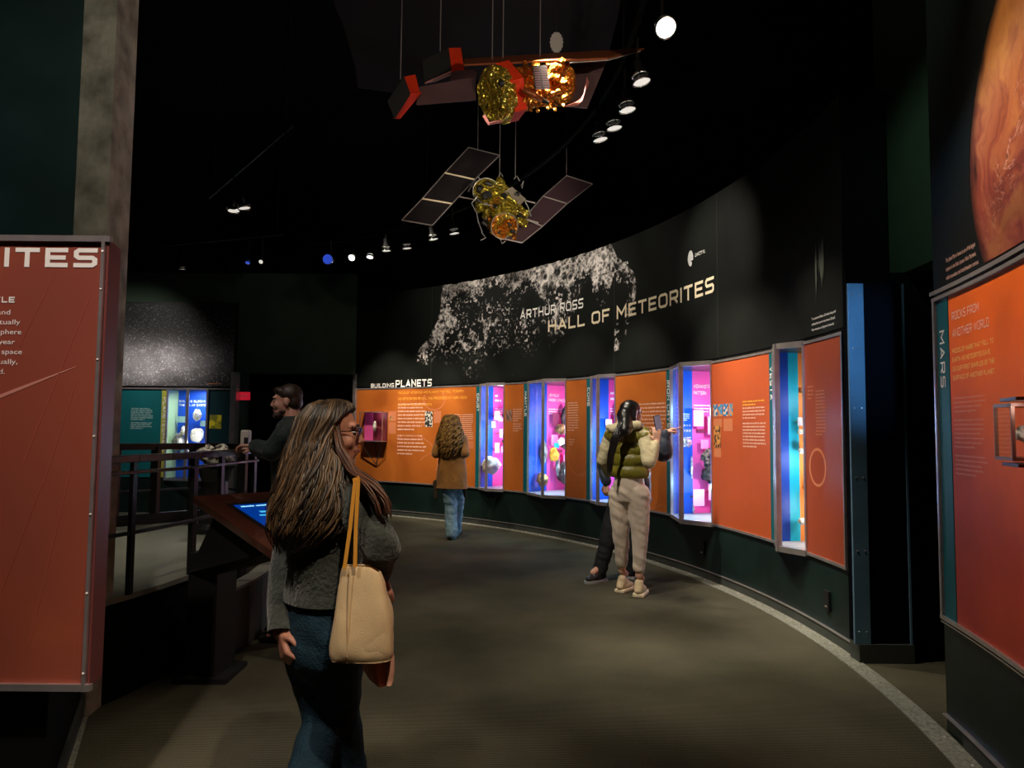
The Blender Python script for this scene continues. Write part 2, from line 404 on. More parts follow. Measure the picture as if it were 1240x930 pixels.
# curved hall wall: low band, upper band, backing between the showcases
CASES = [  # A (far edge), B (post), C (near edge) angles; how far the post stands out; depth of the recess
    (48.0, 46.3, 44.5, .12, .62), (40.8, 37.4, 35.3, .17, .85), (31.5, 29.8, 28.1, .10, .55), (20.2, 17.0, 14.95, .19, .72), (7.0, 5.25, 3.7, .13, .45)]
PAN = [(66.6, 48.0), (44.5, 40.8), (35.3, 31.5), (28.1, 20.2), (14.95, 7.0), (3.7, -.5)]
ZB, ZT = .58, 2.18
mb = MB().slab(66.65, -.9, 0, ZB-.02, .0, .3)
for a, b in PAN: mb.slab(a, b, ZB-.02, ZT+.03, .01, .06)
struct('wall_right', mb, M['wall_low'])
struct('wall_upper', MB().slab(66.65, -.75, ZT+.03, 3.9, .0, .3), M['black'])
# baseboards and the bolted floor strip
mb = MB().slab(66.6, -.85, 0, .083, -.012, .0)
struct('baseboard_right', mb, M['kick'])
struct('trim_1', MB().slab(66.6, -.85, .083, .09, -.02, .0), M['trim'])
mb = MB().slab(70, -40, .0, .006, -.13, -.012, n=110)
struct('trim_2', mb, M['concrete'])
mb = MB()
t = 66
while t > -40:
    if not (-9 < t < -1): mb.ell(W(t, .006, -.045), (.011, .011, .006), seg=8, rings=5)
    t -= 2.1
struct('trim_3', mb, M['trim'])
# black board wall past the doorway, green bulkhead above it
struct('wall_doorway', MB().box((3.9, 4.9, 1.3), (2.6, .1, 2.6)), M['black'])
struct('wall_bulkhead', MB().slab(1.1, -14, 2.6, 6.2, .38, .5), mat('moss_green_bulkhead', (.05, .10, .055, 1), .8, var=(2, .2)))
# near right wall (mars)
struct('wall_near_right', MB().slab(-9.0, -42, 0, ZB-.02, .0, .25).slab(-9.0, -42, ZB-.02, 4.4, .01, .25), M['wall_low'])
struct('baseboard_near', MB().slab(-10.4, -42, 0, .083, -.012, 0), M['kick'])
struct('trim_4', MB().slab(-9.0, -42, .083, .09, -.02, 0), M['trim'])
# left: wall body behind the near red panel, dark wall and stone column
struct('wall_left', MB().prism([(-1.70, 2.70), (-2.24, 3.84), (-5, 3.84), (-5, 2.70)], 0, 2.14), M['black'])
struct('baseboard_left', MB().prism([(-1.685, 2.69), (-2.225, 3.85), (-2.24, 3.84), (-1.70, 2.69)], 0, .10), M['kick'])
struct('trim_6', MB().prism([(-1.65, 2.69), (-2.20, 3.84), (-2.225, 3.85), (-1.685, 2.69)], 0, .006), M['concrete'])
struct('column', MB().prism([(-2.35, 3.75), (-2.17, 3.75), (-2.19, 4.0), (-2.35, 4.0)], 0, 6.2), M['stone'])
struct('wall_dark_left', MB().box((-4.68, 4.0, 3.1), (4.66, .1, 6.2)), M['dgreen'])
# far wall
struct('wall_back', MB().box((-6.6, 13.10, 1.3), (3.5, .1, 2.6)).box((-5.8, 12.70, 3.35), (6.0, .1, 1.8)), M['lgreen'])
struct('wall_passage', MB().box((-2, 15.6, 3.1), (16, .1, 6.4)), M['black'])
struct('wall_side_left', MB().box((-9.6, 6, 3.1), (.1, 19, 6.4)), M['black'])
struct('wall_side_right', MB().box((5.6, 6, 3.1), (.1, 19, 6.4)), M['black'])
struct('wall_rear', MB().box((-2, -3.4, 3.1), (15, .1, 6.4)), M['black'])
struct('wall_far_low', MB().box((-6.1, 12.55, .29), (2.5, .12, .58)), M['wall_low'])

# riveted blue wall end beside the doorway
we = empty('door_jamb', (2.45, 4.8, 0)); tag(we, 'blue riveted steel post with black return panel beside the dark doorway', 'door post')
MB().box((2.45, 4.82, 1.31), (.34, .12, 2.38)).build('return_panel', M['navy'], we)
MB().box((2.305, 4.755, 1.31), (.105, .02, 2.38)).build('steel_face', M['blue_steel'], we, bevel=.002)
MB().box((2.625, 4.758, 1.31), (.012, .02, 2.38)).build('edge_strip', M['blue_steel'], we)
MB().box((2.455, 4.80, .06), (.36, .13, .12)).build('base_plate', M['kick'], we)
for i, z in enumerate((.2, .72, 1.2, 1.66, 2.06, 2.42)):
    for x in (2.28, 2.33):
        MB().ell((x, 4.744, z), (.006, .004, .006), seg=8, rings=6).build('rivet', M['trim'], we, smooth=True)

# ================================================================== MURAL WITH THE ASTEROID
mu = empty('wall_mural', W(30, ZT+.05)); tag(mu, 'long black curved mural printed with a cratered grey asteroid above the orange panels', 'mural')
MB().slab(66.6, -.6, ZT+.05, 3.9, -.008, -.001).build('board', M['mural'], mu)
mb = MB()
for t in (28.3, 14.1, 55.6): mb.slab(t, t-.03, ZT+.05, 3.9, -.0095, -.008, n=1)
mb.build('seam', M['kick'], mu)
poly = np.array([(54, 3.9), (28.7, 3.9), (27.9, 3.71), (26.8, 3.6), (25.5, 3.45), (25.05, 3.27), (25.4, 3.0), (26.4, 2.72), (27.6, 2.5), (28.8, 2.47), (29.6, 2.9), (31.5, 3.0), (36, 2.75), (41, 2.32), (48, 2.28), (53, 2.4), (56.5, 2.58), (57.8, 2.62), (57.5, 2.82), (56.4, 3.02), (55.1, 3.22), (54.15, 3.49)])
def inside(U, V, P):
    c = np.zeros(U.shape, bool); n = len(P)
    for i in range(n):
        x0, y0 = P[i]; x1, y1 = P[(i+1) % n]
        if y0 == y1: continue
        cond = ((y0 > V) != (y1 > V)) & (U < (x1-x0)*(V-y0)/(y1-y0)+x0); c ^= cond
    return c
def asteroid(U, V):          # U = angle, V = height
    s = U*DEG
    w = (fbm(s*6, V*6, 3, 3)-.5)*.05
    ins = inside(U+w*9, V+w, poly)
    def g(a, z, ra, rz, k): return k*np.exp(-((U-a)/ra)**2-((V-z)/rz)**2)
    bias = g(50, 3.95, 6, .35, .50)+g(43, 4.0, 7, .28, .50)+g(34.5, 3.95, 6, .42, .62)+g(29.3, 3.6, 1.6, .42, .5)+g(26.6, 3.5, 1.6, .16, .45)+g(38, 3.62, 2.4, .22, .30) \
        + g(31.2, 3.42, .7, .16, .45)+g(54.0, 3.3, 2.6, .45, .36)+g(56.8, 2.85, 1.1, .28, .42)+g(41.5, 3.05, 1.7, .35, .14)+g(36.8, 3.15, 1.6, .22, .38)+g(45.5, 2.80, 5.5, .30, .13) \
        + g(25.5, 3.2, .5, .38, .40)+g(27.9, 2.72, .45, .32, .42)+g(50.5, 2.95, 4, .4, .12)+g(46.0, 3.35, 3.0, .2, .16)+g(26.2, 2.85, .5, .3, .22)
    bias -= g(46.5, 2.62, 5, .16, .10)+g(46.2, 3.68, 1.6, .13, .40)+g(31.9, 3.15, 1.0, .38, .6)+g(28.2, 3.1, 1.1, .3, .55)+g(40.5, 3.45, 1.2, .22, .28)
    n = fbm(s*7, V*7, 6, 11, .62); n2 = fbm(s*2.2, V*2.2, 4, 21); nf = fbm(s*30, V*30, 3, 31, .6); md = fbm(s*13+3, V*13, 4, 61, .6)
    f = bias+(n-.5)*1.0+(n2-.5)*.25
    solid = sstep(.26, .46, f); shade = np.clip(.30+.55*(n2-.5)+1.5*(nf-.5)+.9*(md-.5), .02, 1)
    v1 = vnoise(s*27, V*27, 77)+.5*(nf-.5); v2 = vnoise(s*46, V*46, 78); near = sstep(.0, .22, bias+(n2-.5)*.22)
    dots = sstep(.70, .86, v1)*near*sstep(.40, .62, md+.1)*.75+sstep(.80, .92, v2)*near*.55
    b = solid*shade+(1-solid)*dots*(.4+.8*n)
    rs = np.random.RandomState(4)
    for i in range(230):
        a = rs.uniform(25.5, 57); z = rs.uniform(2.5, 3.88); r = rs.choice([.018, .026, .038, .06, .1], p=[.35, .3, .2, .1, .05])
        dd = np.hypot((U-a)*DEG, V-z)/r
        m_ = dd < 1.7
        b = np.where(m_, b*(1-.8*np.exp(-(dd/.72)**4))+.25*np.exp(-((dd-1.05)/.25)**2)*solid, b)
    b = np.clip(b*1.25, 0, .85)*ins
    k = (b > .012)
    rgb = np.stack([b*.98+.012, b*.90+.013, b*.86+.012], -1)
    return rgb, k
print_grid('asteroid_print', M['print'], mu, lambda a, z: W(a, z, -.0125), 58.2, 24.6, 2.26, 3.9, 860, 290, asteroid)
# small moon beside the word DACTYL, and its close view near the doorway
def dactyl(U, V):
    dx = (17.58-U)*DEG; dz = V-3.35
    m_ = ((dx/.055)**2+(dz/.085)**2 < 1) & ~((dx > .0) & (dz < -.03)) | ((dx+.0)**2+(dz+.06)**2 < .03**2)
    b = (.45+.5*fbm(U*40, V*60, 4, 5))*m_
    return np.stack([b*.85]*3, -1), m_
print_grid('moon_print', M['print'], mu, lambda a, z: W(a, z, -.012), 18.2, 17.0, 3.24, 3.45, 60, 60, dactyl)
def streaks(U, V):
    n = fbm(U*6, V*2.2, 4, 9); m2 = np.exp(-((U-1.9+.9*(V-2.75)*1.6)/.95)**2-((V-2.77)/.2)**2)
    b = sstep(.52, .72, n*.75+m2*.3)*m2
    return np.stack([b*.22, b*.24, b*.2], -1), b > .03
print_grid('streak_print', M['print'], mu, lambda a, z: W(a, z, -.012), 3.6, .1, 2.5, 3.05, 120, 90, streaks)
mb = MB(); letter(mb, 'ARTHUR ROSS', on_wall(42.15, 3.15, -.016), 9.4*DEG, .135, .012)
mb.build('lettering', M['ink_white'], mu)
mb = MB(); letter(mb, 'HALL OF METEORITES', on_wall(37.95, 2.90, -.016), 23.5*DEG, .165, .018)
mb.build('lettering', M['ink_cream'], mu)
mb = MB(); letter(mb, 'DACTYL', on_wall(16.95, 3.345, -.012), .20, .035); mb.cut()
letter(mb, 'IDA', on_wall(26.8, 3.56, -.013), .085, .04); mb.cut()
for i, s_ in enumerate(('The asteroid Ida is 35 miles long and', 'orbited by its own tiny moon, Dactyl.', 'Many meteorites are fragments of asteroids.')):
    letter(mb, s_, on_wall(2.75, 2.352-i*.042, -.012), .385*(1, .97, .93)[i], .02, .0)
mb.build('small_lettering', M['ink_white'], mu)

# ================================================================== ORANGE PANELS
def frame_rails(mb, t0, t1, z0, z1, d=-.02, w=.022):
    mb.slab(t0, t1, z1, z1+w, d, .0); mb.slab(t0, t1, z0-w, z0, d, .0)
def panel(name_lab, t0, t1, inkmat, strip=None, strip_w=0.0):
    p = empty('exhibit_panel', W((t0+t1)/2, ZB)); tag(p, name_lab, 'exhibit panel', 'orange panels along the curved wall')
    MB().slab(t0, t1, ZB, ZT, -.012, .01).build('board', M[inkmat], p)
    mb = MB(); frame_rails(mb, t0, t1, ZB, ZT)
    mb.slab(t0, t0-.09, ZB, ZT, -.022, -.004, n=1)
    mb.slab(t1+.09, t1, ZB, ZT, -.022, -.004, n=1)
    mb.build('frame', M['trim'], p)
    if strip:
        ts = t1+.09+strip_w/DEG
        MB().slab(ts, t1+.09, ZB, ZT, -.0145, -.012).build('title_strip', M['teal'], p)
        h = min(strip_w*.55, .062)
        mb = MB(); letter(mb, strip, down(on_wall(ts-(strip_w-h)/2/DEG, 2.06, -.018)), len(strip)*h*1.18, h, .01)
        mb.build('title_lettering', M['ink_white'], p)
    return p
P1 = panel('wide orange panel titled BUILDING PLANETS at the far end of the curved wall', 66.6, 48.0, 'orange', 'CRUST', .088)
P2 = panel('narrow orange panel with the MANTLE strip between the first two lit showcases', 44.5, 40.8, 'orange', 'MANTLE', .095)
P3 = panel('narrow orange panel with the CORE strip and a curved line drawing', 35.3, 31.5, 'orange', 'CORE', .095)
P4 = panel('orange panel with the IRON CRYSTALS strip behind the visitor in the green vest', 28.1, 20.2, 'orange', 'IRON CRYSTALS', .095)
P5 = panel('wide red orange panel with the VESTA strip and a row of four blue pictures', 14.95, 7.0, 'orange2', 'VESTA', .09)
P6 = panel('glossy rust panel with a pale ring beside the blue riveted post', 3.7, -.5, 'orange3')
FB, FL = (12, .6)
# title letters standing on top of the first panel
mb = MB(); letter(mb, 'BUILDING', on_wall(64.35, ZT+.024, -.035), 3.4*DEG, .075, .02); mb.cut(); letter(mb, 'PLANETS', on_wall(60.7, ZT+.024, -.035), 5.4*DEG, .125, .025)
mb.build('title_lettering', M['ink_white'], P1)
MB().slab(66.95, 66.6, ZB-.05, 2.47, -.05, .05, n=1).build('end_post', M['trim'], P1)
mb = MB()
for i, s_ in enumerate(('PIECES OF ASTEROIDS AND PLANETS THAT FELL TO EARTH', 'AS METEORITES REVEAL THE PROCESSES AT WORK INSIDE', 'PLANETS, INCLUDING EARTH')):
    letter(mb, s_, on_wall(60.4, 2.09-i*.105, -.0135), (1.44, 1.52, .74)[i], .04, .004)
mb.build('intro_lettering', M['ink_gold'], P1)
mb = MB(); dashes(mb, on_wall(60.4, 1.90, -.0135), .62, 8, .062, .026, 1); mb.cut(); dashes(mb, on_wall(60.4, 1.36, -.0135), .62, 6, .062, .026, 2); mb.cut()
dashes(mb, on_wall(51.9, 1.72, -.0135), .42, 14, .032, .013, 3); mb.build('body_text', M['ink_pink'], P1)
mb = MB()
for (t, z, w, h) in ((61.75, 1.79, .16, .17), (61.75, 1.60, .16, .20), (55.0, 1.79, .16, .20), (56.5, 1.58, .18, .04), (51.6, 1.30, .38, .12)):
    MB().slab(t, t-w/DEG, z-h, z, -.0132, -.012).build('caption_block', M['ink_soft'], P1)
def ink_picture(seed, c):
    def f(U, V):
        n = fbm(U*DEG*60, V*40, 3, seed); m_ = n > .5
        a, b = np.array(c[0]), np.array(c[1])
        return np.where(m_[..., None], a, b)*np.ones(U.shape+(3,)), np.ones(U.shape)
    return f
def picture(p, t, z, w, h, seed, c, name='picture', n=40):
    return print_grid(name, M['print'], p, lambda a, zz: W(a, zz, -.0145), t, t-w/DEG, z-h, z, n, n, ink_picture(seed, c))
picture(P1, 56.35, 1.785, .17, .26, 5, ((.03, .03, .03), (.78, .74, .68)))
picture(P1, 61.6, 1.70, .07, .07, 6, ((.05, .1, .04), (.7, .3, .1)))
# line drawings (soft curves) on the panels
def drawn_arc(mb, t, z, rx, rz, a0, a1, w=.01, d=-.0135, n=40):
    for i in range(n):
        u0 = R_(a0+(a1-a0)*i/n); u1 = R_(a0+(a1-a0)*(i+1)/n)
        q = [(rx+k*w, rz+k*w, u) for k, u in ((0, u0), (1, u0), (1, u1), (0, u1))]
        mb.add([W(t-a*math.cos(u)/DEG, z+b*math.sin(u), d) for a, b, u in q], [(0, 1, 2, 3)])
mb = MB(); drawn_arc(mb, 55.0, 1.98, .22, .16, 150, 400, .02); mb.cut(); drawn_arc(mb, 58.5, .95, .6, .42, -20, 120, .02); mb.cut(); drawn_arc(mb, 54.0, .8, .5, .3, 0, 150, .015)
mb.build('line_drawing', M['ink_soft'], P1)
# second panel
picture(P2, 44.2, 1.79, .14, .17, 8, ((.10, .06, .06), (.38, .2, .14)))
mb = MB(); dashes(mb, on_wall(43.1, 1.79, -.0135), .2, 6, .034, .015, 4); mb.cut(); dashes(mb, on_wall(43.1, 1.57, -.0135), .2, 4, .034, .015, 5); mb.build('body_text', M['ink_pink'], P2)
# third panel
mb = MB(); dashes(mb, on_wall(35.0, 1.86, -.0135), .24, 12, .034, .014, 6); mb.cut(); dashes(mb, on_wall(34.8, 1.36, -.0135), .12, 3, .034, .014, 7); mb.build('body_text', M['ink_pink'], P3)
mb = MB(); drawn_arc(mb, 33.2, 1.15, .26, .26, 140, 420, .008); mb.cut(); drawn_arc(mb, 34.2, 1.3, .5, .42, 280, 350, .008); mb.build('line_drawing', M['ink_soft'], P3)
# fourth
mb = MB(); dashes(mb, on_wall(25.0, 1.80, -.0135), .62, 13, .045, .02, 9); mb.build('body_text', M['ink_pink'], P4)
mb = MB(); drawn_arc(mb, 23.5, 1.1, .5, .5, 140, 300, .012); mb.build('line_drawing', M['ink_soft'], P4)
# fifth
for i in range(4):
    picture(P5, 14.72-i*.66, 1.765, .082, .12, 20+i, ((.75, .30, .06), (.0, .28, .62)) if i % 2 else ((.8, .6, .42), (.0, .18, .5)), n=24)
picture(P5, 14.65, 1.555, .13, .22, 30, ((.06, .03, .02), (.68, .30, .08)))
mb = MB()
for (t, z, w, h) in ((14.7, 1.62, .16, .08), (13.4, 1.62, .17, .12), (14.65, 1.33, .13, .09)): MB().slab(t, t-w/DEG, z-h, z, -.0132, -.012).build('caption_block', M['ink_soft'], P5)
mb = MB(); dashes(mb, on_wall(11.0, 1.765, -.0135), .40, 2, .03, .015, 12, .05); mb.build('lead_text', M['ink_gold'], P5)
mb = MB(); dashes(mb, on_wall(11.0, 1.705, -.0135), .40, 4, .03, .015, 13, .08); mb.cut(); dashes(mb, on_wall(11.0, 1.565, -.0135), .41, 8, .03, .015, 14, .08)
mb.build('body_text', M['ink_pink'], P5)
# sixth
mb = MB(); dashes(mb, on_wall(2.45, 1.80, -.0135), .16, 14, .025, .011, 15, .1); mb.cut(); dashes(mb, on_wall(3.3, 1.84, -.0135), .1, 4, .03, .012, 16); mb.build('body_text', M['ink_soft'], P6)
mb = MB(); drawn_arc(mb, 2.35, 1.235, .115, .125, 0, 360, .02)
mb.build('pale_ring', M['ink_soft'], P6)  # pale ring laid flat on the panel

# ------------------------------------------------------------------ small glass box with a wedge bracket on the first panel
M['bronze'] = mat('bronze_trim', (.22, .12, .09, 1), .4, metal=.6)
M['maroon'] = mat('dark_red_velvet', (.16, .012, .03, 1), .6)
M['pinkpaint'] = mat('pink_board', (.85, .10, .38, 1), .55)
M['bluepaint'] = mat('bright_blue_board', (.0, .10, .62, 1), .5)
M['bluedark'] = mat('deep_blue_board', (.0, .05, .36, 1), .5)
M['cyanpaint'] = mat('turquoise_board', (.0, .42, .58, 1), .5)
M['orangeboard'] = mat('orange_board', (.85, .28, .05, 1), .5)
M['placard'] = mat('pink_white_label_card', (.95, .34, .62, 1), .5)
M['placardw'] = mat('white_label_card', (.9, .9, .92, 1), .5)
M['casefloor'] = mat('grey_case_floor', (.30, .32, .36, 1), .5)
M['brass'] = mat('brass_bracket', (.75, .4, .1, 1), .3, metal=.9)
M['deepred'] = mat('dark_purple_print', (.16, .015, .06, 1), .6)
def rock_mat(n, c0, c1, scale=8, metal=0, rough=.7):
    m = mat(n, c0, rough, metal=metal, bump=(scale*1.5, .8)); nt = m.node_tree; N = nt.nodes; L = nt.links
    nz = N.new('ShaderNodeTexNoise'); nz.inputs['Scale'].default_value = scale; nz.inputs['Detail'].default_value = 6
    L.new(N['Texture Coordinate'].outputs['Object'], nz.inputs['Vector'])
    cr = N.new('ShaderNodeValToRGB'); cr.color_ramp.elements[0].color = c0; cr.color_ramp.elements[1].color = c1
    cr.color_ramp.elements[0].position = .42; cr.color_ramp.elements[1].position = .58
    L.new(nz.outputs['Fac'], cr.inputs[0]); L.new(cr.outputs[0], N['Principled BSDF'].inputs['Base Color']); return m
M['rk_white'] = rock_mat('pale_meteorite', (.55, .52, .42, 1), (.85, .83, .72, 1), 14)
M['rk_dark'] = rock_mat('dark_crusted_meteorite', (.01, .008, .008, 1), (.10, .06, .05, 1), 12)
M['rk_brown'] = rock_mat('brown_meteorite', (.10, .04, .015, 1), (.40, .22, .08, 1), 14)
M['rk_grey'] = rock_mat('grey_meteorite', (.10, .10, .10, 1), (.35, .34, .33, 1), 14)
M['rk_gold'] = rock_mat('amber_meteorite', (.75, .25, .02, 1), (.95, .5, .06, 1), 20)
M['rk_iron'] = rock_mat('polished_iron_slice', (.4, .4, .42, 1), (.8, .8, .82, 1), 25, metal=.7, rough=.3)
M['rk_knob'] = rock_mat('black_knobbly_meteorite', (.01, .008, .008, 1), (.22, .16, .12, 1), 26)
M['rk_speck'] = rock_mat('speckled_iron_meteorite', (.03, .02, .015, 1), (.85, .78, .66, 1), 22)
def rock(lab, c, rad, m, seed, rough=.28, group=None, mount=None, rot=0, cat='meteorite'):
    c = Vector(c); r = empty('meteorite', c, lab, cat, group)
    off = Vector((seed*3.7, seed*1.3, seed*7.1))
    fn = lambda v: 1+rough*(mnoise.fractal(v*1.4+off, 1, 2, 3)*1.1)+rough*.5*mnoise.cell(v*2.2+off)*.5
    MB().ell(c, rad, Matrix.Rotation(R_(rot), 3, 'Z'), seg=28, rings=18, fn=fn).build('rock_body', M[m], r, smooth=True)
    if mount is not None: MB().bar(c, mount, .012, .008).build('mount_arm', M['brass'], r)
    return r
def wall_box(lab, t0, t1, z0, z1, d, wedge=None, inner='maroon', fm='trim'):
    c = empty('glass_display_box', W((t0+t1)/2, z0), lab, 'display box')
    MB().slab(t0, t1, z0, z1, -.016, -.0125).build('back_board', M[inner], c)
    mid = (t0+t1)/2
    mb = MB()
    for z in (z0, z1-.012): mb.slab(t0, t1, z, z+.012, -d, -.0125)
    for t in (t0, t1+.01/DEG): mb.slab(t, t-.01/DEG, z0, z1, -d, -d+.012, n=1)
    mb.build('frame', M[fm], c)
    mb = MB().slab(t0, t1, z0+.012, z1-.012, -d, -d+.003)
    mb.build('glass_pane', M['glass'], c)
    MB().slab(t0, t0-.004/DEG, z0+.012, z1-.012, -d+.012, -.016, n=1).cut().slab(t1+.004/DEG, t1, z0+.012, z1-.012, -d+.012, -.016, n=1).build('glass_side', M['glass'], c)
    if wedge:
        mb = MB(); tip = W(mid-.3, wedge, -.03)
        for a, b in ((W(t0, z0, -d), tip), (W(t1, z0, -d), tip), (W(mid, z0, -.014), tip)): mb.bar(a, b, .012)
        mb.build('wedge_bracket', M['trim_dark'], c)
    return c
c = wall_box('small glass box on the far orange panel with a dark triangular bracket below', 65.3, 61.9, 1.26, 1.78, .16, wedge=.85)
MB().slab(65.25, 64.0, 1.28, 1.77, -.02, -.016).build('pink_card', M['pinkpaint'], c)
rock('thin pale meteorite sliver inside the small glass box on the far panel', W(63.4, 1.53, -.09), (.03, .03, .085), 'rk_white', 3, mount=W(62.6, 1.49, -.016))

# ================================================================== LIT SHOWCASES IN THE CURVED WALL
def showcase(i, lab, strips, pinkmat, heading=None, head_z=1.98, hd=0.3):
    ta, tb, tc, pj, dp = CASES[i]
    c = empty('showcase', W((ta+tc)/2, ZB-.04, .1)); tag(c, lab, 'showcase', 'tall lit showcases set into the curved wall')
    A = lambda z, d=0: W(ta, z, d); B = lambda z, k=0: W(tb, z, -pj+k); C = lambda z, d=0: W(tc, z, d)
    z0, z1 = ZB-.035, ZT+.03
    # frame: posts at A, B, C and rails between
    mb = MB()
    mb.bar(A(z0, -.02), A(z1, -.02), .03); mb.bar(B(z0), B(z1), .042); mb.bar(C(z0, -.012), C(z1, -.012), .022)
    for z in (z0+.02, z1-.02):
        mb.bar(A(z, -.02), B(z), .03, .035); mb.bar(B(z), C(z, -.012), .035, .045)
    mb.build('frame', M['trim'], c)
    # floor and roof of the case
    for z, nm in ((z0+.03, 'case_floor'), (z1-.03, 'case_roof')):
        p = [A(z, -.01), B(z, .02), C(z, -.01), C(z, dp), A(z, dp)]
        mb = MB(); mb.prism([(q.x, q.y) for q in p], z-.008, z+.008); mb.build(nm, M['casefloor' if nm == 'case_floor' else 'trim_dark'], c)
    # glass: far side pane (A-B) and front pane (B-C)
    for nm, p, q in (('glass_side', A, B), ('glass_front', B, C)):
        a0, a1, b0, b1 = p(z0+.04), p(z1-.04), q(z0+.04), q(z1-.04)
        MB().plate([a0, b0, b1, a1], .005).build(nm, M['glass'], c)
    # far side wall made of coloured boards running back from A
    far = W(ta, 0, 1)-W(ta, 0, 0); tng = (W(ta-1, 0)-W(ta, 0)).normalized()
    fn0 = lambda u, v: W(ta, v, u)+tng*.006
    for (d0, d1, m_) in strips:
        q = [fn0(d0, z0+.035), fn0(d1, z0+.035), fn0(d1, z1-.035), fn0(d0, z1-.035)]
        MB().plate(q, -.012).build('side_board', M[m_], c)
    # back wall and near side wall
    q = [A(z0+.035, dp), C(z0+.035, dp), C(z1-.035, dp), A(z1-.035, dp)]
    MB().plate(q, .012).build('back_board', M[pinkmat], c)
    q = [C(z0+.035, .0), C(z0+.035, dp), C(z1-.035, dp), C(z1-.035, .0)]
    MB().plate(q, .012).build('near_board', M['bluedark'], c)
    FS = lambda u, v, off=.012: W(ta, v, u)+tng*off
    if heading:
        mb = MB()
        for k, s_ in enumerate(heading):
            if not isinstance(s_, str): dashes(mb, lambda u, v, k=k: FS(hd+.015+u, head_z-k*.075+v, .0115), .06*s_, 1, .05, .036, 7+k, 0, (3, 5)); continue
            letter(mb, s_, lambda u, v, k=k: FS(hd+.015+u, head_z-k*.075+v, .0115), len(s_)*(.024 if i == 3 else .036), .042, .012)
        dashes(mb, lambda u, v: FS(hd+.015+u, head_z-.2+v, .0115), .36, 3, .035, .014, 40+i, wl=(3, 8))
        mb.build('heading_lettering', M['ink_white'], c)
    def card(d, z, w, h, off, m_='placard', tilt=0.0):
        """label card on an arm off the side board"""
        p = [FS(d, z-h, off), FS(d+w, z-h, off), FS(d+w, z, off+tilt), FS(d, z, off+tilt)]
        k = MB().plate(p, .006).build('label_card', M[m_], c)
        mb = MB(); dashes(mb, lambda u, v: FS(d+w*.1+u, z-h*.22+v, off+.001+tilt), w*.75, max(2, int(h/.035)), .026, .010, int(z*100), wl=(2, 5))
        mb.build('card_text', M['maroon'], k)
        if off > .03: MB().bar(FS(d+w/2, z-h/2, .006), FS(d+w/2, z-h/2, off), .012).build('card_arm', M['brass'], k)
    return c, FS, card
G = 'meteorite specimens in the lit showcases'
# 1 crust
c1, F1, card1 = showcase(0, 'narrow lit showcase with a large white rock, farthest along the curved wall', [(0, .27, 'bluepaint'), (.27, .62, 'pinkpaint')], 'pinkpaint', (2, 4), 2.02, .29)
for a in ((.20, 1.78, .12, .14, .10), (.33, 1.72, .14, .10, .06), (.30, 1.5, .12, .14, .12), (.24, 1.28, .10, .16, .08), (.36, 1.22, .12, .10, .10), (.12, 1.62, .08, .1, .12)): card1(*a, m_='placardw' if a[0] < .25 else 'placard')
rock('big cream white meteorite low in the farthest narrow showcase', F1(.06, .93, .17), (.14, .13, .14), 'rk_white', 11, group=G, mount=F1(.05, .90, .01))
rock('small dark meteorite near the top of the farthest narrow showcase', F1(.42, 1.72, .14), (.05, .05, .06), 'rk_dark', 12, group=G, mount=F1(.42, 1.70, .01))
rock('dark meteorite at mid height of the farthest narrow showcase', F1(.46, 1.30, .12), (.06, .05, .05), 'rk_dark', 13, group=G, mount=F1(.46, 1.28, .01))
# 2 jewels
c2, F2, card2 = showcase(1, 'wide lit showcase headed JEWELS FROM SPACE between MANTLE and CORE panels', [(0, .355, 'bluepaint'), (.355, .85, 'pinkpaint')], 'pinkpaint', ('JEWELS', 'FROM SPACE'), 2.0, .37)
for a in ((.42, 1.75, .14, .2, .06, 'deepred'), (.60, 1.62, .1, .2, .08), (.40, 1.42, .14, .16, .06), (.62, 1.12, .12, .18, .1), (.46, 1.20, .13, .05, .1, 'deepred'), (.40, 1.3, .1, .08, .12, 'cyanpaint')): card2(*a)
rock('flat grey meteorite slab against the blue side of the JEWELS showcase', F2(.22, 1.15, .08), (.05, .10, .17), 'rk_grey', 21, group=G, mount=F2(.22, 1.12, .01))
rock('glowing amber meteorite slice in the JEWELS showcase', F2(.40, 1.12, .12), (.07, .04, .10), 'rk_gold', 22, group=G, mount=F2(.40, 1.1, .01))
rock('brown rounded meteorite at the bottom of the JEWELS showcase', F2(.14, .76, .14), (.085, .07, .09), 'rk_brown', 23, group=G, mount=F2(.14, .72, .01))
rock('white round meteorite at mid height of the JEWELS showcase', F2(.51, 1.32, .16), (.055, .05, .055), 'rk_white', 24, group=G, mount=F2(.51, 1.30, .01))
rock('black and brown meteorite high on the pink board of the JEWELS showcase', F2(.62, 1.70, .12), (.06, .05, .14), 'rk_dark', 25, group=G, mount=F2(.62, 1.68, .01))
rock('dark brown meteorite just above the white one in the JEWELS showcase', F2(.56, 1.50, .10), (.09, .05, .07), 'rk_brown', 26, group=G, mount=F2(.56, 1.46, .01))
rock('tall dark red meteorite at the bottom right of the JEWELS showcase', F2(.60, .84, .14), (.11, .07, .17), 'rk_dark', 27, group=G, mount=F2(.60, .84, .01))
rock('pointed grey meteorite blade beside the dark red one in the JEWELS showcase', F2(.48, .95, .12), (.03, .03, .14), 'rk_grey', 28, group=G, mount=F2(.48, .9, .01))
rock('dark meteorite on the pink board right of the white one in the JEWELS showcase', F2(.62, 1.26, .16), (.08, .05, .06), 'rk_dark', 29, group=G, mount=F2(.62, 1.26, .01))
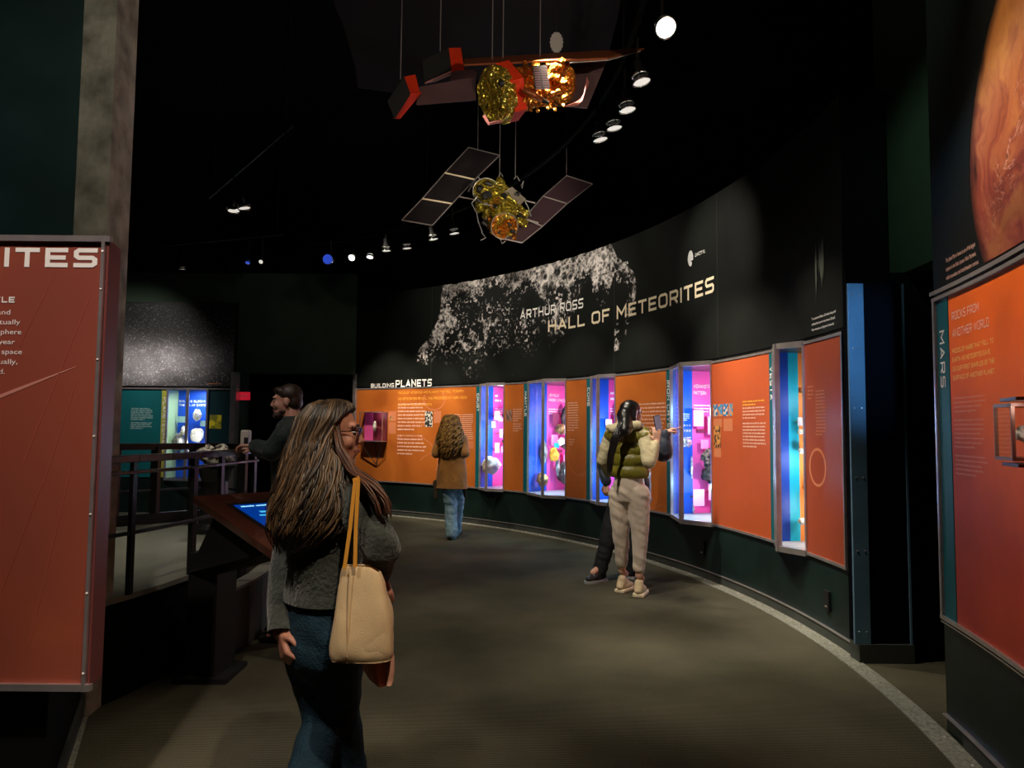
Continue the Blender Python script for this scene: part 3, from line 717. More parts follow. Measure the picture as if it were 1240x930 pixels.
# 3 core
c3, F3, card3 = showcase(2, 'narrow lit showcase partly behind the visitor in the green vest', [(0, .27, 'bluepaint'), (.27, .55, 'pinkpaint')], 'pinkpaint', (3, 4), 1.98, .28)
for a in ((.16, 1.64, .1, .14, .08), (.30, 1.7, .08, .12, .10), (.20, 1.3, .1, .1, .1)): card3(*a, m_='placardw')
rock('round white meteorite in the narrow showcase beside the vest visitor', F3(.27, 1.45, .12), (.09, .08, .10), 'rk_white', 31, group=G, mount=F3(.27, 1.4, .01))
rock('dark meteorite high in the narrow showcase beside the vest visitor', F3(.37, 1.70, .10), (.06, .05, .10), 'rk_dark', 32, group=G, mount=F3(.37, 1.68, .01))
# 4 widmanstatten
c4, F4, card4 = showcase(3, 'wide lit showcase headed WIDMANSTATTEN PATTERN that a visitor points at', [(0, .25, 'bluepaint'), (.25, .72, 'pinkpaint')], 'pinkpaint', ('WIDMANSTÄTTEN', 'PATTERN'), 1.98, .25)
for a in ((.20, 1.73, .13, .18, .10), (.40, 1.66, .12, .20, .08), (.44, 1.32, .12, .38, .12), (.32, 1.40, .10, .10, .06), (.36, .92, .14, .18, .14), (.15, .86, .14, .18, .16)): card4(*a)
for a in ((.50, 1.45, .12, .10, .02, 'deepred'), (.52, 1.0, .12, .30, .02, 'deepred'), (.30, 1.52, .10, .04, .02, 'deepred'), (.54, 1.7, .1, .16, .02, 'deepred')): card4(*a)
rock('square cut polished iron slice on the blue side of the WIDMANSTATTEN showcase', F4(.10, 1.37, .10), (.07, .06, .055), 'rk_iron', 41, .18, group=G, mount=F4(.10, 1.34, .01), rot=30)
rock('huge black crusted meteorite filling the middle of the WIDMANSTATTEN showcase', F4(.47, 1.03, .17), (.19, .13, .15), 'rk_dark', 42, .35, group=G, mount=F4(.46, 1.04, .01))
rock('black knobbly meteorite resting against the top of the huge black one', F4(.36, 1.20, .17), (.09, .07, .10), 'rk_knob', 43, .35, group=G, mount=F4(.36, 1.22, .01))
rock('long thin iron blade on the blue side of the WIDMANSTATTEN showcase', F4(.16, 1.10, .12), (.015, .012, .12), 'rk_iron', 44, .12, group=G, mount=F4(.20, 1.05, .01))
rock('thin iron blade low beside the bottom label of the WIDMANSTATTEN showcase', F4(.46, .74, .15), (.014, .012, .10), 'rk_iron', 45, .12, group=G, mount=F4(.50, .74, .01))
rock('small iron splinter under the lowest label of the WIDMANSTATTEN showcase', F4(.18, .66, .12), (.013, .012, .06), 'rk_iron', 46, .12, group=G, mount=F4(.24, .66, .01))
mb = MB()
for k in range(2):
    for j in range(3): letter(mb, '>', lambda u, v, k=k, j=j: F4(.13+j*.035+u, 1.54-k*.06+v, .013), .022, .04, .03)
dashes(mb, lambda u, v: F4(.13+u, 1.42+v, .013), .1, 3, .022, .010, 60); dashes(mb, lambda u, v: F4(.13+u, 1.68+v, .013), .08, 4, .022, .010, 61)
mb.build('small_lettering', M['ink_white'], c4)
# 5 vesta
c5, F5, card5 = showcase(4, 'deep blue and turquoise showcase beside the glossy rust panel', [(0, .10, 'bluedark'), (.10, .19, 'cyanpaint'), (.19, .45, 'orangeboard')], 'orangeboard')
for d, z, w, h, off in ((.20, 1.85, .02, .03, .05), (.24, 1.66, .1, .14, .08), (.15, 1.62, .04, .07, .06), (.2, 1.06, .03, .06, .1)): card5(d, z, w, h, off, 'placardw')
card5(.22, 1.32, .14, .36, .10, 'orangeboard'); card5(.25, 1.72, .12, .2, .07, 'orangeboard')
for k, (d, z, off, r_, m_, la) in enumerate(((.16, 1.50, .09, .022, 'rk_white', 'tiny white meteorite on a bracket, second from the top of the turquoise showcase'), (.17, 1.34, .08, .026, 'rk_white', 'small white meteorite at mid height of the turquoise showcase'),
        (.30, 1.64, .11, .05, 'rk_dark', 'black meteorite on the orange board high in the turquoise showcase'), (.24, 1.10, .13, .055, 'rk_speck', 'speckled black and white meteorite on the orange board of the turquoise showcase'),
        (.15, .76, .11, .030, 'rk_white', 'white meteorite on a long bracket, lowest in the turquoise showcase'))):
    rock(la, F5(d, z, off), (r_, r_, r_*.9), m_, 50+k, group=G, mount=F5(d+.02, z-.01, .01))

# ================================================================== MARS WALL ON THE NEAR RIGHT
mw = empty('mars_mural', W(-20, ZT+.05)); tag(mw, 'dark mural with a huge rust coloured planet above the MARS panel', 'mural')
MB().slab(-9.05, -42, ZT+.06, 4.4, -.008, .0085).build('board', M['mural'], mw)
def mars(U, V):
    dx = (-17.7-U)*DEG; dz = V-2.672; r = np.hypot(dx, dz)/.808
    x, y = dx/.808, dz/.808
    w1 = fbm(x*1.7+3, y*1.7, 5, 40); w = np.clip((fbm(x*3+w1*4, y*2+w1*5, 6, 41, .6)-.5)*2.4+.5, 0, 1); w2 = fbm(x*9+w1*5, y*6+w1*4, 6, 43, .6)
    base = np.stack([.20+.50*w, .05+.22*w*w, .035+.07*w], -1)
    hot = np.exp(-((x+.35)/.75)**2-((y-.75)/.6)**2)[..., None]
    hot = hot*(.35+.9*w[..., None]); col = base*(1-hot*.5)+np.array([.98, .46, .08])*hot*.6
    # dark scars of the volcano pits and the branching canyon
    for (a, b, ra, rb) in ((-.80, .62, .045, .10), (-.925, .02, .03, .10)):
        q = np.exp(-((x-a)/ra)**2-((y-b)/rb)**2)[..., None]; col = col*(1-.85*q)
    ca = np.exp(-((x+.50-.55*(y+.05))/.17)**2-((y+.02)/.34)**2)
    cr = sstep(.42, .52, w2)-sstep(.52, .60, w2)
    cr = np.abs(cr)*ca
    col = col*(1-.65*cr[..., None])+np.array([.95, .5, .38])*(sstep(.47, .50, w2)*(1-sstep(.50, .54, w2))*ca)[..., None]*.9
    dk = sstep(.48, .62, fbm(x*2.4+9, y*3.5, 4, 46))*sstep(.2, -.8, y); col = col*(1-.5*dk[..., None])
    lim = sstep(1.0, .90, r)[..., None]; col = col*(.22+.78*lim)
    low = sstep(.3, -1.0, y)[..., None]; col = col*(1-.5*low)
    return np.clip(col, 0, 1)*np.array([.72, .60, .58]), (r < 1.0) & (V > ZT+.07)
print_grid('planet_print', M['print'], mw, lambda a, z: W(a, z, -.0125), -12.2, -23.3, ZT+.065, 3.5, 420, 420, mars)
mb = MB()
for i, s_ in enumerate(('The planet Mars is home to one of the largest', 'canyons in the Solar System, Valles Marineris,', 'which is as wide as the North American continent.')):
    letter(mb, s_, on_wall(-10.15, 2.352-i*.044, -.011), (.335, .34, .365)[i], .022, .006)
mb.build('caption_lettering', M['ink_pink'], mw)

mp = empty('exhibit_panel', W(-20, ZB)); tag(mp, 'red orange panel titled ROCKS FROM ANOTHER WORLD with a teal MARS strip', 'exhibit panel')
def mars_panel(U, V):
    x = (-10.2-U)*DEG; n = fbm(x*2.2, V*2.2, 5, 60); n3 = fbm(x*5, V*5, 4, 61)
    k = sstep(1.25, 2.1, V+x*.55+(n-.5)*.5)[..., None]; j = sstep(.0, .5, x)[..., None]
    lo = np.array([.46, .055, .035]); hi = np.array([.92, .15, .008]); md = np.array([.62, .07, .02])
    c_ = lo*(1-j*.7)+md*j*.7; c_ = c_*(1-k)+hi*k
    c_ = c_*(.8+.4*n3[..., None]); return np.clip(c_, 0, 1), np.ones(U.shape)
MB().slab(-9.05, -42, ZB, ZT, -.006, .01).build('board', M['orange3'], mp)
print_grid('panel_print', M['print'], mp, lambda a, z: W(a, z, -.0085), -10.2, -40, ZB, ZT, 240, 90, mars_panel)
MB().slab(-9.25, -10.15, ZB, ZT, -.010, -.006).build('title_strip', M['teal'], mp)
mb = MB(); frame_rails(mb, -9.05, -42, ZB, ZT, -.022, .018); mb.slab(-9.05, -9.2, ZB, ZT, -.02, -.002, n=1); mb.slab(-9.05, -42, ZT+.03, ZT+.05, -.03, .0); mb.slab(-9.05, -42, ZB-.035, ZB-.028, -.018, .0)
mb.build('frame', M['trim'], mp)
mb = MB(); letter(mb, 'MARS', down(on_wall(-9.5, 2.02, -.0125)), .29, .055, .012); mb.build('title_lettering', M['ink_white'], mp)
mb = MB(); letter(mb, 'ROCKS FROM', on_wall(-10.5, 2.052, -.011), .30, .040, .0); letter(mb, 'ANOTHER WORLD', on_wall(-10.5, 1.968, -.011), .40, .040, .0)
mb.build('heading_lettering', mat('light_pink_lettering', (.95, .62, .5, 1), .6), mp)
mb = MB()
for i, s_ in enumerate(('PIECES OF MARS THAT FELL TO', 'EARTH AS METEORITES GAVE', 'US OUR FIRST SAMPLES OF THE', 'SURFACE OF ANOTHER PLANET.')):
    letter(mb, s_, on_wall(-10.45, 1.89-i*.044, -.011), (.445, .41, .45, .455)[i], .022, .012)
mb.build('intro_lettering', mat('bright_gold_lettering', (1, .66, .16, 1), .6), mp)
body = ['The Martian landscape looks strikingly similar to our', 'deserts of Earth, like Antarctica and some places found', 'in meteorites on Mars, perhaps that makes early', 'evolution possible to imagine of Earth.', '', 'Mostly, light terrain and craters cover much of the', 'surface, making the sites of ancient life very hard', 'to find. Around half of all the larger impacts from', 'distant asteroids, striking from beyond Mars,', 'the huge canyons of water left no longer any ocean', 'for Martian craters, with the clearest tracks of', 'life might need to remain but Mars.', '', 'Martian meteorites found on Earth are mostly pieces', 'of the planet\'s geology. Earth cannot know Mars without', 'new Martian atmosphere, making it one reason,', 'some are the right planets that preface of Mars', 'in the plain rocks may be on Earth.']
mb = MB()
for i, s_ in enumerate(body):
    if s_: letter(mb, s_, on_wall(-10.45, 1.665-i*.0213, -.011), .0063*len(s_), .010, .002)
mb.build('body_lettering', M['ink_pink'], mp)
# glass box on the mars panel
c = wall_box('glass display box holding a pale rock on the red MARS panel', -15.6, -16.8, 1.40, 1.612, .13, inner='maroon', fm='bronze')
MB().slab(-16.5, -17.6, 1.618, 1.630, -.15, -.0125).cut().slab(-16.5, -17.6, 1.382, 1.394, -.15, -.0125).build('outer_shelf', M['trim_dark'], c)
rock('pale grey Martian meteorite inside the glass box on the red panel', W(-16.25, 1.50, -.065), (.025, .028, .03), 'rk_white', 71, mount=W(-16.25, 1.49, -.016))

# ================================================================== RED PANEL ON THE NEAR LEFT
lp = empty('entrance_panel', (-2.4, 2.62, ZB)); tag(lp, 'large rust red panel ending in the letters ITES with white light streaks', 'exhibit panel')
M['rust'] = print_mat('rust_red_print', (.27, .066, .045, 1), (.32, .074, .040, 1), (.40, .10, .034, 1), .8, rough=.35)
M['rust_edge'] = mat('rust_red_side', (.17, .04, .036, 1), .4, spec=.4)
MB().box((-2.46, 2.64, (ZB+ZT)/2), (1.90, .06, ZT-ZB)).build('board', M['rust'], lp)
mb = MB().plate([(-1.505, 2.605, ZB-.015), (-1.508, 2.69, ZB), (-1.508, 2.69, ZT-.01), (-1.505, 2.605, ZT+.01)], .008)
mb.build('side_return', M['rust_edge'], lp)
mb = MB().box((-2.45, 2.604, ZT+.008), (1.92, .022, .022)).box((-2.45, 2.604, ZB-.012), (1.92, .022, .024)).box((-1.513, 2.602, (ZB+ZT)/2), (.012, .02, ZT-ZB+.03))
mb.build('frame', M['trim'], lp)
for z in (.62, .9, 1.18, 1.46, 1.74, 2.0, 2.14): MB().ell((-1.513, 2.59, z), (.004, .003, .004), seg=8, rings=6).build('screw', M['ink_white'], lp)
PL = lambda x, z: (lambda u, v: Vector((x+u, 2.6075, z+v)))
mb = MB(); letter(mb, 'METEORITES', PL(-2.562, 2.083), 1.022, .072, .030); mb.build('title_lettering', M['ink_white'], lp)
mb = MB()
def rtext(s_, xr, z, w, h, b=.006): letter(mb, s_, PL(xr-w, z), w, h, b)
rtext('A METEORITE FROM A FIREBALL OR A PARTICLE', -1.838, 1.949, 1.02, .022, .03)
for i, s_ in enumerate(('Every day tons of small rocks and sand', 'from space strike our planet but actually', 'most burn up high in the atmosphere', 'and only a few hundred in every year', 'of the pieces that come in from the deep space', 'reach the ground and are seen annually,', 'then found and studied.')):
    rtext(s_, (-1.852, -1.813, -1.807, -1.829, -1.801, -1.816, -1.86)[i], 1.905-i*.0366, .020*len(s_)*.72, .019)
mb.build('body_lettering', M['ink_white'], lp)
def streak(mb, x0, z0, x1, z1, w0, w1):
    a, b = Vector((x0, 0, z0)), Vector((x1, 0, z1)); d = (b-a).normalized(); n = Vector((-d.z, 0, d.x))
    mb.add([Vector((p.x, 2.6085, p.z)) for p in (a-n*w0, a+n*w0, b+n*w1, b-n*w1)], [(0, 1, 2, 3)])
M['streak'] = mat('pale_pink_streak_print', (.62, .25, .20, 1), .5); M['streak2'] = mat('faint_red_streak_print', (.42, .09, .055, 1), .5)
mb = MB(); streak(mb, -1.82, 1.625, -1.60, 1.715, .006, .001); streak(mb, -2.6, 1.30, -1.82, 1.625, .014, .006); mb.build('light_streak', M['streak'], lp)
mb = MB(); streak(mb, -1.56, 1.98, -1.78, 1.35, .001, .0017); streak(mb, -1.60, 1.65, -1.70, 1.28, .001, .001); streak(mb, -1.60, 1.35, -1.72, .72, .0012, .0014)
streak(mb, -1.70, 2.05, -1.85, 1.70, .001, .001); streak(mb, -1.52, 1.2, -1.56, .62, .001, .001); streak(mb, -1.70, 1.3, -1.83, .9, .001, .001); mb.build('thin_streak', M['streak2'], lp)

# ================================================================== FAR LEFT WALL: STAR MURAL, TEAL PANELS, SHOWCASE
YF = 12.5
M['stars'] = mat('star_field_print', (.004, .004, .004, 1), .6)
sm = empty('star_mural', (-6.0, YF, 2.2)); tag(sm, 'black mural dusted with a band of white stars on the far wall', 'mural')
MB().box((-6.1, YF+.02, 2.94), (2.5, .03, 1.5)).build('board', M['mural'], sm)
def stars(U, V):
    band = np.exp(-((V-2.62-.04*(U+6))/.34)**2)*np.exp(-((U+6.65)/1.5)**2); band2 = np.exp(-((V-2.5)/.45)**2)
    n = fbm(U*3, V*3, 4, 50); r = vnoise(U*75, V*75, 51); r2 = vnoise(U*38, V*38, 52)
    b = band*.5*(.4+n)+sstep(.70, .98, r)*(.12+1.1*band*n+.35*band2*n)+sstep(.93, .99, r2)*(.6*band2)
    return np.stack([b*.9+.004, b*.84+.004, b*.86+.004], -1), np.ones(U.shape)
print_grid('star_print', M['print'], sm, lambda x, z: Vector((x, YF, z)), -7.34, -4.9, 2.2, 3.65, 420, 250, stars)
mb = MB(); dashes(mb, on_plane(Vector((-5.35, YF-.003, 2.24)), Vector((1, 0, 0)), Vector((0, 0, 1))), .4, 1, .03, .02, 1); mb.build('caption_text', M['ink_soft'], sm)
tp = empty('exhibit_panel', (-6.5, YF, ZB)); tag(tp, 'teal panel with a yellow green title strip on the far wall', 'exhibit panel')
MB().box((-6.74, YF+.02, 1.38), (1.2, .03, 1.55)).build('board', M['tealprint'], tp)
M['lime'] = mat('lime_strip_print', (.42, .42, .06, 1), .5)
MB().box((-6.09, YF+.018, 1.38), (.10, .03, 1.55)).build('title_strip', M['lime'], tp)
mb = MB(); letter(mb, 'PLANETESIMALS', down(on_plane(Vector((-6.115, YF-.0, 2.0)), Vector((1, 0, 0)), Vector((0, 0, 1)))), .95, .06, .01); mb.build('title_lettering', M['ink_white'], tp)
M['tealtext'] = mat('pale_teal_text_print', (.25, .42, .40, 1), .6)
mb = MB()
for x, z, w, h in ((-6.67, 1.79, .38, .23), (-6.67, 1.54, .38, .14), (-7.3, 1.78, .38, .28)):
    o_ = on_plane(Vector((x, YF+.003, z)), Vector((1, 0, 0)), Vector((0, 0, 1))); dashes(mb, o_, w, int(h/.032), .032, .022, int(x*10+z*7)); mb.cut()
mb.build('body_text', M['tealtext'], tp)
MB().box((-6.0, YF-.0, ZT-.025), (2.4, .03, .025)).build('frame', M['trim'], tp)
# far showcase
fc = empty('far_showcase', (-5.6, YF, ZB)); tag(fc, 'blue lit showcase of pale rocks on the far wall behind the handrail', 'showcase')
M['limeboard'] = mat('pale_green_board', (.45, .66, .34, 1), .5)
M['royal'] = mat('royal_blue_board', (.01, .09, .62, 1), .5)
MB().plate([(-6.035, YF, ZB), (-6.05, YF+.42, ZB), (-6.05, YF+.42, 2.13), (-6.035, YF, 2.13)], .01).build('side_board', M['limeboard'], fc)
MB().plate([(-6.05, YF+.42, ZB), (-5.33, YF+.42, ZB), (-5.33, YF+.42, 2.13), (-6.05, YF+.42, 2.13)], .01).build('back_board', M['royal'], fc)
MB().box((-5.32, YF+.2, 1.36), (.012, .42, 1.54)).build('near_board', M['bluedark'], fc)
MB().box((-5.68, YF+.2, 2.14), (.74, .44, .02)).box((-5.68, YF+.2, ZB), (.74, .44, .02)).build('case_box', M['trim_dark'], fc)
mb = MB().box((-6.03, YF-.02, 1.36), (.03, .03, 1.6)).box((-5.62, YF-.14, 1.36), (.05, .03, 1.6)).box((-5.33, YF-.02, 1.36), (.03, .03, 1.6))
for z in (ZB-.01, 2.15): mb.bar((-6.03, YF-.02, z), (-5.62, YF-.14, z), .03); mb.bar((-5.62, YF-.14, z), (-5.33, YF-.02, z), .03)
mb.build('frame', M['trim'], fc)
MB().plate([(-6.02, YF-.02, ZB), (-5.64, YF-.13, ZB), (-5.64, YF-.13, 2.13), (-6.02, YF-.02, 2.13)], .004).plate([(-5.60, YF-.13, ZB), (-5.34, YF-.02, ZB), (-5.34, YF-.02, 2.13), (-5.60, YF-.13, 2.13)], .004).build('glass_pane', M['glass'], fc)
mb = MB(); BP = on_plane(Vector((-6.02, YF+.408, 1.93)), Vector((1, 0, 0)), Vector((0, 0, 1)))
letter(mb, 'BUILDING BLOCKS OF', BP, .56, .04, .03); letter(mb, 'THE SOLAR SYSTEM', lambda u, v: BP(u, v-.07), .52, .04, .03); mb.build('heading_lettering', M['ink_white'], fc)
for x, z, w, h in ((-5.92, 1.62, .14, .11), (-5.52, 1.55, .12, .10), (-5.86, 1.0, .13, .14)): MB().box((x, YF+.3, z), (w, .01, h)).build('label_card', M['tealtext'], fc)
GF = 'pale rocks in the far blue showcase'
for k, (x, z, a, b, d, m_, la) in enumerate(((-5.62, 1.70, .075, .10, .1, 'rk_white', 'white egg shaped rock, highest in the far blue showcase'), (-5.61, 1.34, .12, .12, .1, 'rk_white', 'large cream rock below the white egg shaped one'),
        (-5.84, 1.42, .06, .08, .2, 'rk_white', 'small pale rock left of the post in the far showcase'), (-5.93, 1.22, .10, .16, .12, 'rk_grey', 'dark grey rock slab on the green side of the far showcase'),
        (-5.68, 1.03, .08, .10, .1, 'rk_speck', 'speckled tan rock, lowest in the far blue showcase'), (-5.84, 1.20, .04, .09, .05, 'rk_white', 'pale rock slice beside the dark grey slab in the far showcase'))):
    rock(la, (x, YF+.25 if k != 5 else YF+.1, z), (a, .06, b), m_, 80+k, .2, group=GF, mount=(x, YF+.41, z-.02))
tq = empty('exhibit_panel', (-5.05, YF, ZB)); tag(tq, 'dark teal panel with a yellow picture right of the far showcase', 'exhibit panel')
M['tealdk'] = mat('dark_teal_print', (.003, .035, .045, 1), .5)
MB().box((-5.12, YF+.02, 1.38), (.40, .03, 1.55)).build('board', M['tealdk'], tq)
print_grid('picture', M['print'], tq, lambda x, z: Vector((x, YF, z)), -5.29, -5.08, 1.46, 1.70, 30, 30, lambda U, V: ((lambda n: np.stack([.25+.6*n, .25+.45*n, .03+0*n], -1))(sstep(.35, .65, fbm(U*9, V*9, 3, 7))), np.ones(U.shape)))
pl = empty('end_pilaster', (-4.86, YF, 0)); tag(pl, 'slim grey pilaster at the right end of the far star mural', 'pilaster')
MB().box((-4.86, YF, 1.28), (.10, .16, 2.34)).build('shaft', M['trim'], pl); MB().box((-4.86, YF, .06), (.13, .19, .12)).build('base_plate', M['kick'], pl)
ex = empty('exit_sign', (-4.73, 12.62, 2.05)); tag(ex, 'small red EXIT sign beside the grey pilaster', 'exit sign')
M['exit'] = mat('red_lit_sign', (.5, .01, .02, 1), .5, emit=((.9, .02, .05, 1), .35))
MB().box((-4.72, 12.60, 2.04), (.17, .04, .14)).build('case', M['exit'], ex)
mb = MB(); letter(mb, 'EXIT', lambda u, v: Vector((-4.78+u, 12.577, 2.015+v)), .12, .05, .02); mb.build('lettering', M['ink_white'], ex)
MB().bar((-4.72, 12.63, 2.11), (-4.72, 12.66, 2.3), .02).build('ceiling_bracket', M['trim_dark'], ex)
# ================================================================== PLATFORM, RAILS, KIOSK
edge = [(-2.19, 3.84), (-2.13, 4.05), (-2.07, 4.32), (-2.03, 4.6), (-2.03, 4.85), (-2.06, 5.3), (-2.14, 5.8), (-2.28, 6.3), (-2.5, 6.9), (-2.8, 7.3), (-3.2, 7.3), (-3.7, 6.75), (-4.6, 6.5), (-6, 6.4), (-6, 3.84)]
struct('floor_platform', MB().prism(edge, .53, .56), M['platform'])
inset = [(x-.015, y) for x, y in edge]
struct('wall_platform', MB().prism(inset, 0, .53), M['black'])
cb = MB()
far = [(-2.55, 6.9), (-2.85, 7.22), (-3.2, 7.22), (-3.7, 6.7), (-4.6, 6.45), (-6, 6.35)]
for a, b in zip(far, far[1:]): cb.bar((*a, .61), (*b, .61), .05, .10)
struct('trim_7', cb, M['rail_dark'])
# near handrail
hr = empty('handrail', (-2.1, 4.4, .56)); tag(hr, 'dark wooden handrail curving along the raised platform edge', 'handrail')
path = [(-2.22, 3.7), (-2.19, 3.84), (-2.13, 4.05), (-2.07, 4.32), (-2.03, 4.6), (-2.02, 4.85), (-2.01, 5.2), (-1.99, 5.6)]
def run(z, w, h, nm, m_, pts=path, dx=0):
    mb = MB()
    for a, b in zip(pts, pts[1:]): mb.bar((a[0]+dx, a[1], z), (b[0]+dx, b[1], z), w, h)
    return mb.build(nm, m_, hr, bevel=.004)
run(1.315, .07, .04, 'top_rail', M['rail_wood']); run(1.238, .045, .018, 'second_rail', M['rail_wood'])
run(.90, .022, .022, 'lower_rail', M['rail_grey'], path[:6])
for (x, y, w) in ((-2.13, 4.05, .045), (-2.04, 4.62, .06), (-2.02, 5.0, .05), (-1.99, 5.55, .05)):
    MB().box((x, y, .93), (w*.5, w, .74)).build('post', M['rail_dark'], hr)
# far railing of the platform
fr = empty('platform_railing', (-3.7, 6.75, .66)); tag(fr, 'low black railing on square posts along the far platform edge', 'railing')
fpath = [(-2.55, 6.9), (-2.85, 7.22), (-3.2, 7.22), (-3.7, 6.7), (-4.6, 6.45)]
for z, m_, w in ((1.30, M['rail_wood'], .06), (.88, M['rail_grey'], .02)):
    mb = MB()
    for a, b in zip(fpath, fpath[1:]): mb.bar((*a, z), (*b, z), w)
    mb.build('rail', m_, fr)
for x, y in ((-2.6, 6.95), (-3.2, 7.22), (-3.45, 6.96), (-3.7, 6.7), (-4.3, 6.53)):
    MB().box((x, y, .98), (.07, .07, .64)).build('post', M['rail_dark'], fr)
# big rock on its pedestal behind the rail
pe = empty('rock_pedestal', (-2.66, 6.45, .56)); tag(pe, 'dark pedestal carrying the long speckled rock behind the handrail', 'pedestal')
MB().lathe([(.01, 0), (.19, 0), (.19, .04), (.13, .08), (.11, .45), (.15, .56), (.19, .59), (.01, .59)], (-2.66, 6.45, .56)).build('column', M['rail_dark'], pe)
rk = rock('long speckled cream and black iron rock on the dark pedestal behind the handrail', (-2.66, 6.45, 1.245), (.15, .11, .085), 'rk_speck', 91, .5)
# hand sanitiser on the rail
ds = empty('dispenser', (-1.99, 5.36, 1.335)); tag(ds, 'small white dispenser standing on the handrail by the bearded visitor', 'dispenser')
M['whiteplastic'] = mat('ivory_plastic', (.55, .52, .44, 1), .4)
MB().box((-1.99, 5.36, 1.405), (.066, .066, .14)).build('case', M['whiteplastic'], ds, bevel=.012)
MB().box((-1.975, 5.325, 1.395), (.03, .01, .05)).build('nozzle', M['trim_dark'], ds)
# low kerb with pale cap beyond the kiosk
kp = [(-1.93, 4.5), (-1.87, 4.76), (-1.84, 5.0), (-1.84, 5.25), (-1.88, 5.6), (-1.95, 5.95)]
mb = MB(); [mb.bar((*a, .43), (*b, .43), .12, .02) for a, b in zip(kp, kp[1:])]; struct('trim_8', mb, M['platform'])
mb = MB(); [mb.bar((*a, .21), (*b, .21), .08, .42) for a, b in zip(kp, kp[1:])]; struct('wall_kerb', mb, M['kick'])
# information kiosk
P_ = [Vector(p) for p in ((-1.92, 4.344, 1.08), (-1.188, 3.60, .882), (-.744, 4.032, .882), (-1.476, 4.776, 1.08))]
ki = empty('kiosk', (-1.15, 3.5, 0)); tag(ki, 'slanted brown reading desk with a glowing blue screen behind the walking visitor', 'kiosk')
M['brownwood'] = mat('dark_red_brown_laminate', (.075, .022, .012, 1), .3, var=(6, .2), coat=.4)
MB().plate(P_, -.045).build('desk_top', M['brownwood'], ki, bevel=.004)
ctr = sum(P_, Vector())/4
low = [ctr+(p-ctr)*.72 for p in P_]; pb = [Vector(q) for q in ((-1.93, 4.34, .62), (-1.74, 4.30, .62), (-1.70, 4.50, .62), (-1.90, 4.54, .62))]
MB().hexa(pb+[p-Vector((0, 0, .05)) for p in low]).build('desk_support', M['rail_dark'], ki)
MB().hexa([Vector((q.x, q.y, 0)) for q in pb]+[q+Vector((0, 0, .12)) for q in pb]).build('pedestal', M['rail_dark'], ki)
MB().box((-1.81, 4.42, .015), (.32, .34, .03)).build('foot_plate', M['rail_dark'], ki)
e1 = (P_[1]-P_[0]); e2 = (P_[3]-P_[0]); nn = e1.cross(e2).normalized(); nn = nn if nn.z > 0 else -nn
DS = lambda u, v, h=.0: P_[0]+e1*u+e2*v+nn*h       # u down the slope, v across
def screen_mat():
    m = mat('blue_screen', (.0, .01, .05, 1), .2, emit=((.0, .035, .28, 1), .9)); return m
M['screen'] = screen_mat(); M['screen_w'] = mat('screen_text_light', (.1, .3, .4, 1), .3, emit=((.35, .8, 1, 1), 1.3))
fm = MB(); fm.plate([DS(.20, .18, .001), DS(.88, .18, .001), DS(.88, .86, .001), DS(.20, .86, .001)], .003).build('screen_bezel', M['rail_dark'], ki)
s_ = MB().plate([DS(.25, .22, .0045), DS(.82, .22, .0045), DS(.82, .82, .0045), DS(.25, .82, .0045)], .002).build('screen', M['screen'], ki)
SCR = lambda u, v: DS(.30+(-v)/e1.length, .26+u/e2.length, .0075)
mb = MB(); dashes(mb, SCR, .28, 1, .03, .022, 8, 0, (3, 9)); mb.build('screen_lettering', M['screen_w'], s_)
mb = MB(); dashes(mb, lambda u, v: SCR(u+.03, v-.33), .16, 1, .03, .02, 4, 0, (4, 6)); dashes(mb, lambda u, v: SCR(u, v-.39), .2, 3, .03, .014, 3); mb.build('screen_menu', M['screen_w'], s_)
mb = MB()
for k, (a, b, w, h) in enumerate(((.06, -.13, .13, .03), (.03, -.19, .10, .022), (.10, -.24, .08, .018))): mb.add([SCR(a, b), SCR(a+w, b-.01), SCR(a+w, b-.01+h), SCR(a, b+h)], [(0, 1, 2, 3)])
mb.build('screen_picture', mat('cyan_light', (.1, .3, .4, 1), .3, emit=((.05, .5, .8, 1), 1.0)), s_)
# power box and small fittings on the low dark wall
for (t, z, la) in ((16.3, .30, 'black power outlet low on the wall under the WIDMANSTATTEN showcase'), (1.6, .28, 'black outlet low on the wall near the riveted post')):
    o_ = empty('wall_outlet', W(t, z), la, 'outlet'); MB().slab(t+.25, t-.25, z-.07, z+.07, -.02, -.001).build('cover', M['rail_dark'], o_)
    MB().slab(t+.1, t-.1, z-.045, z-.035, -.024, -.02).build('slot', M['trim'], o_)

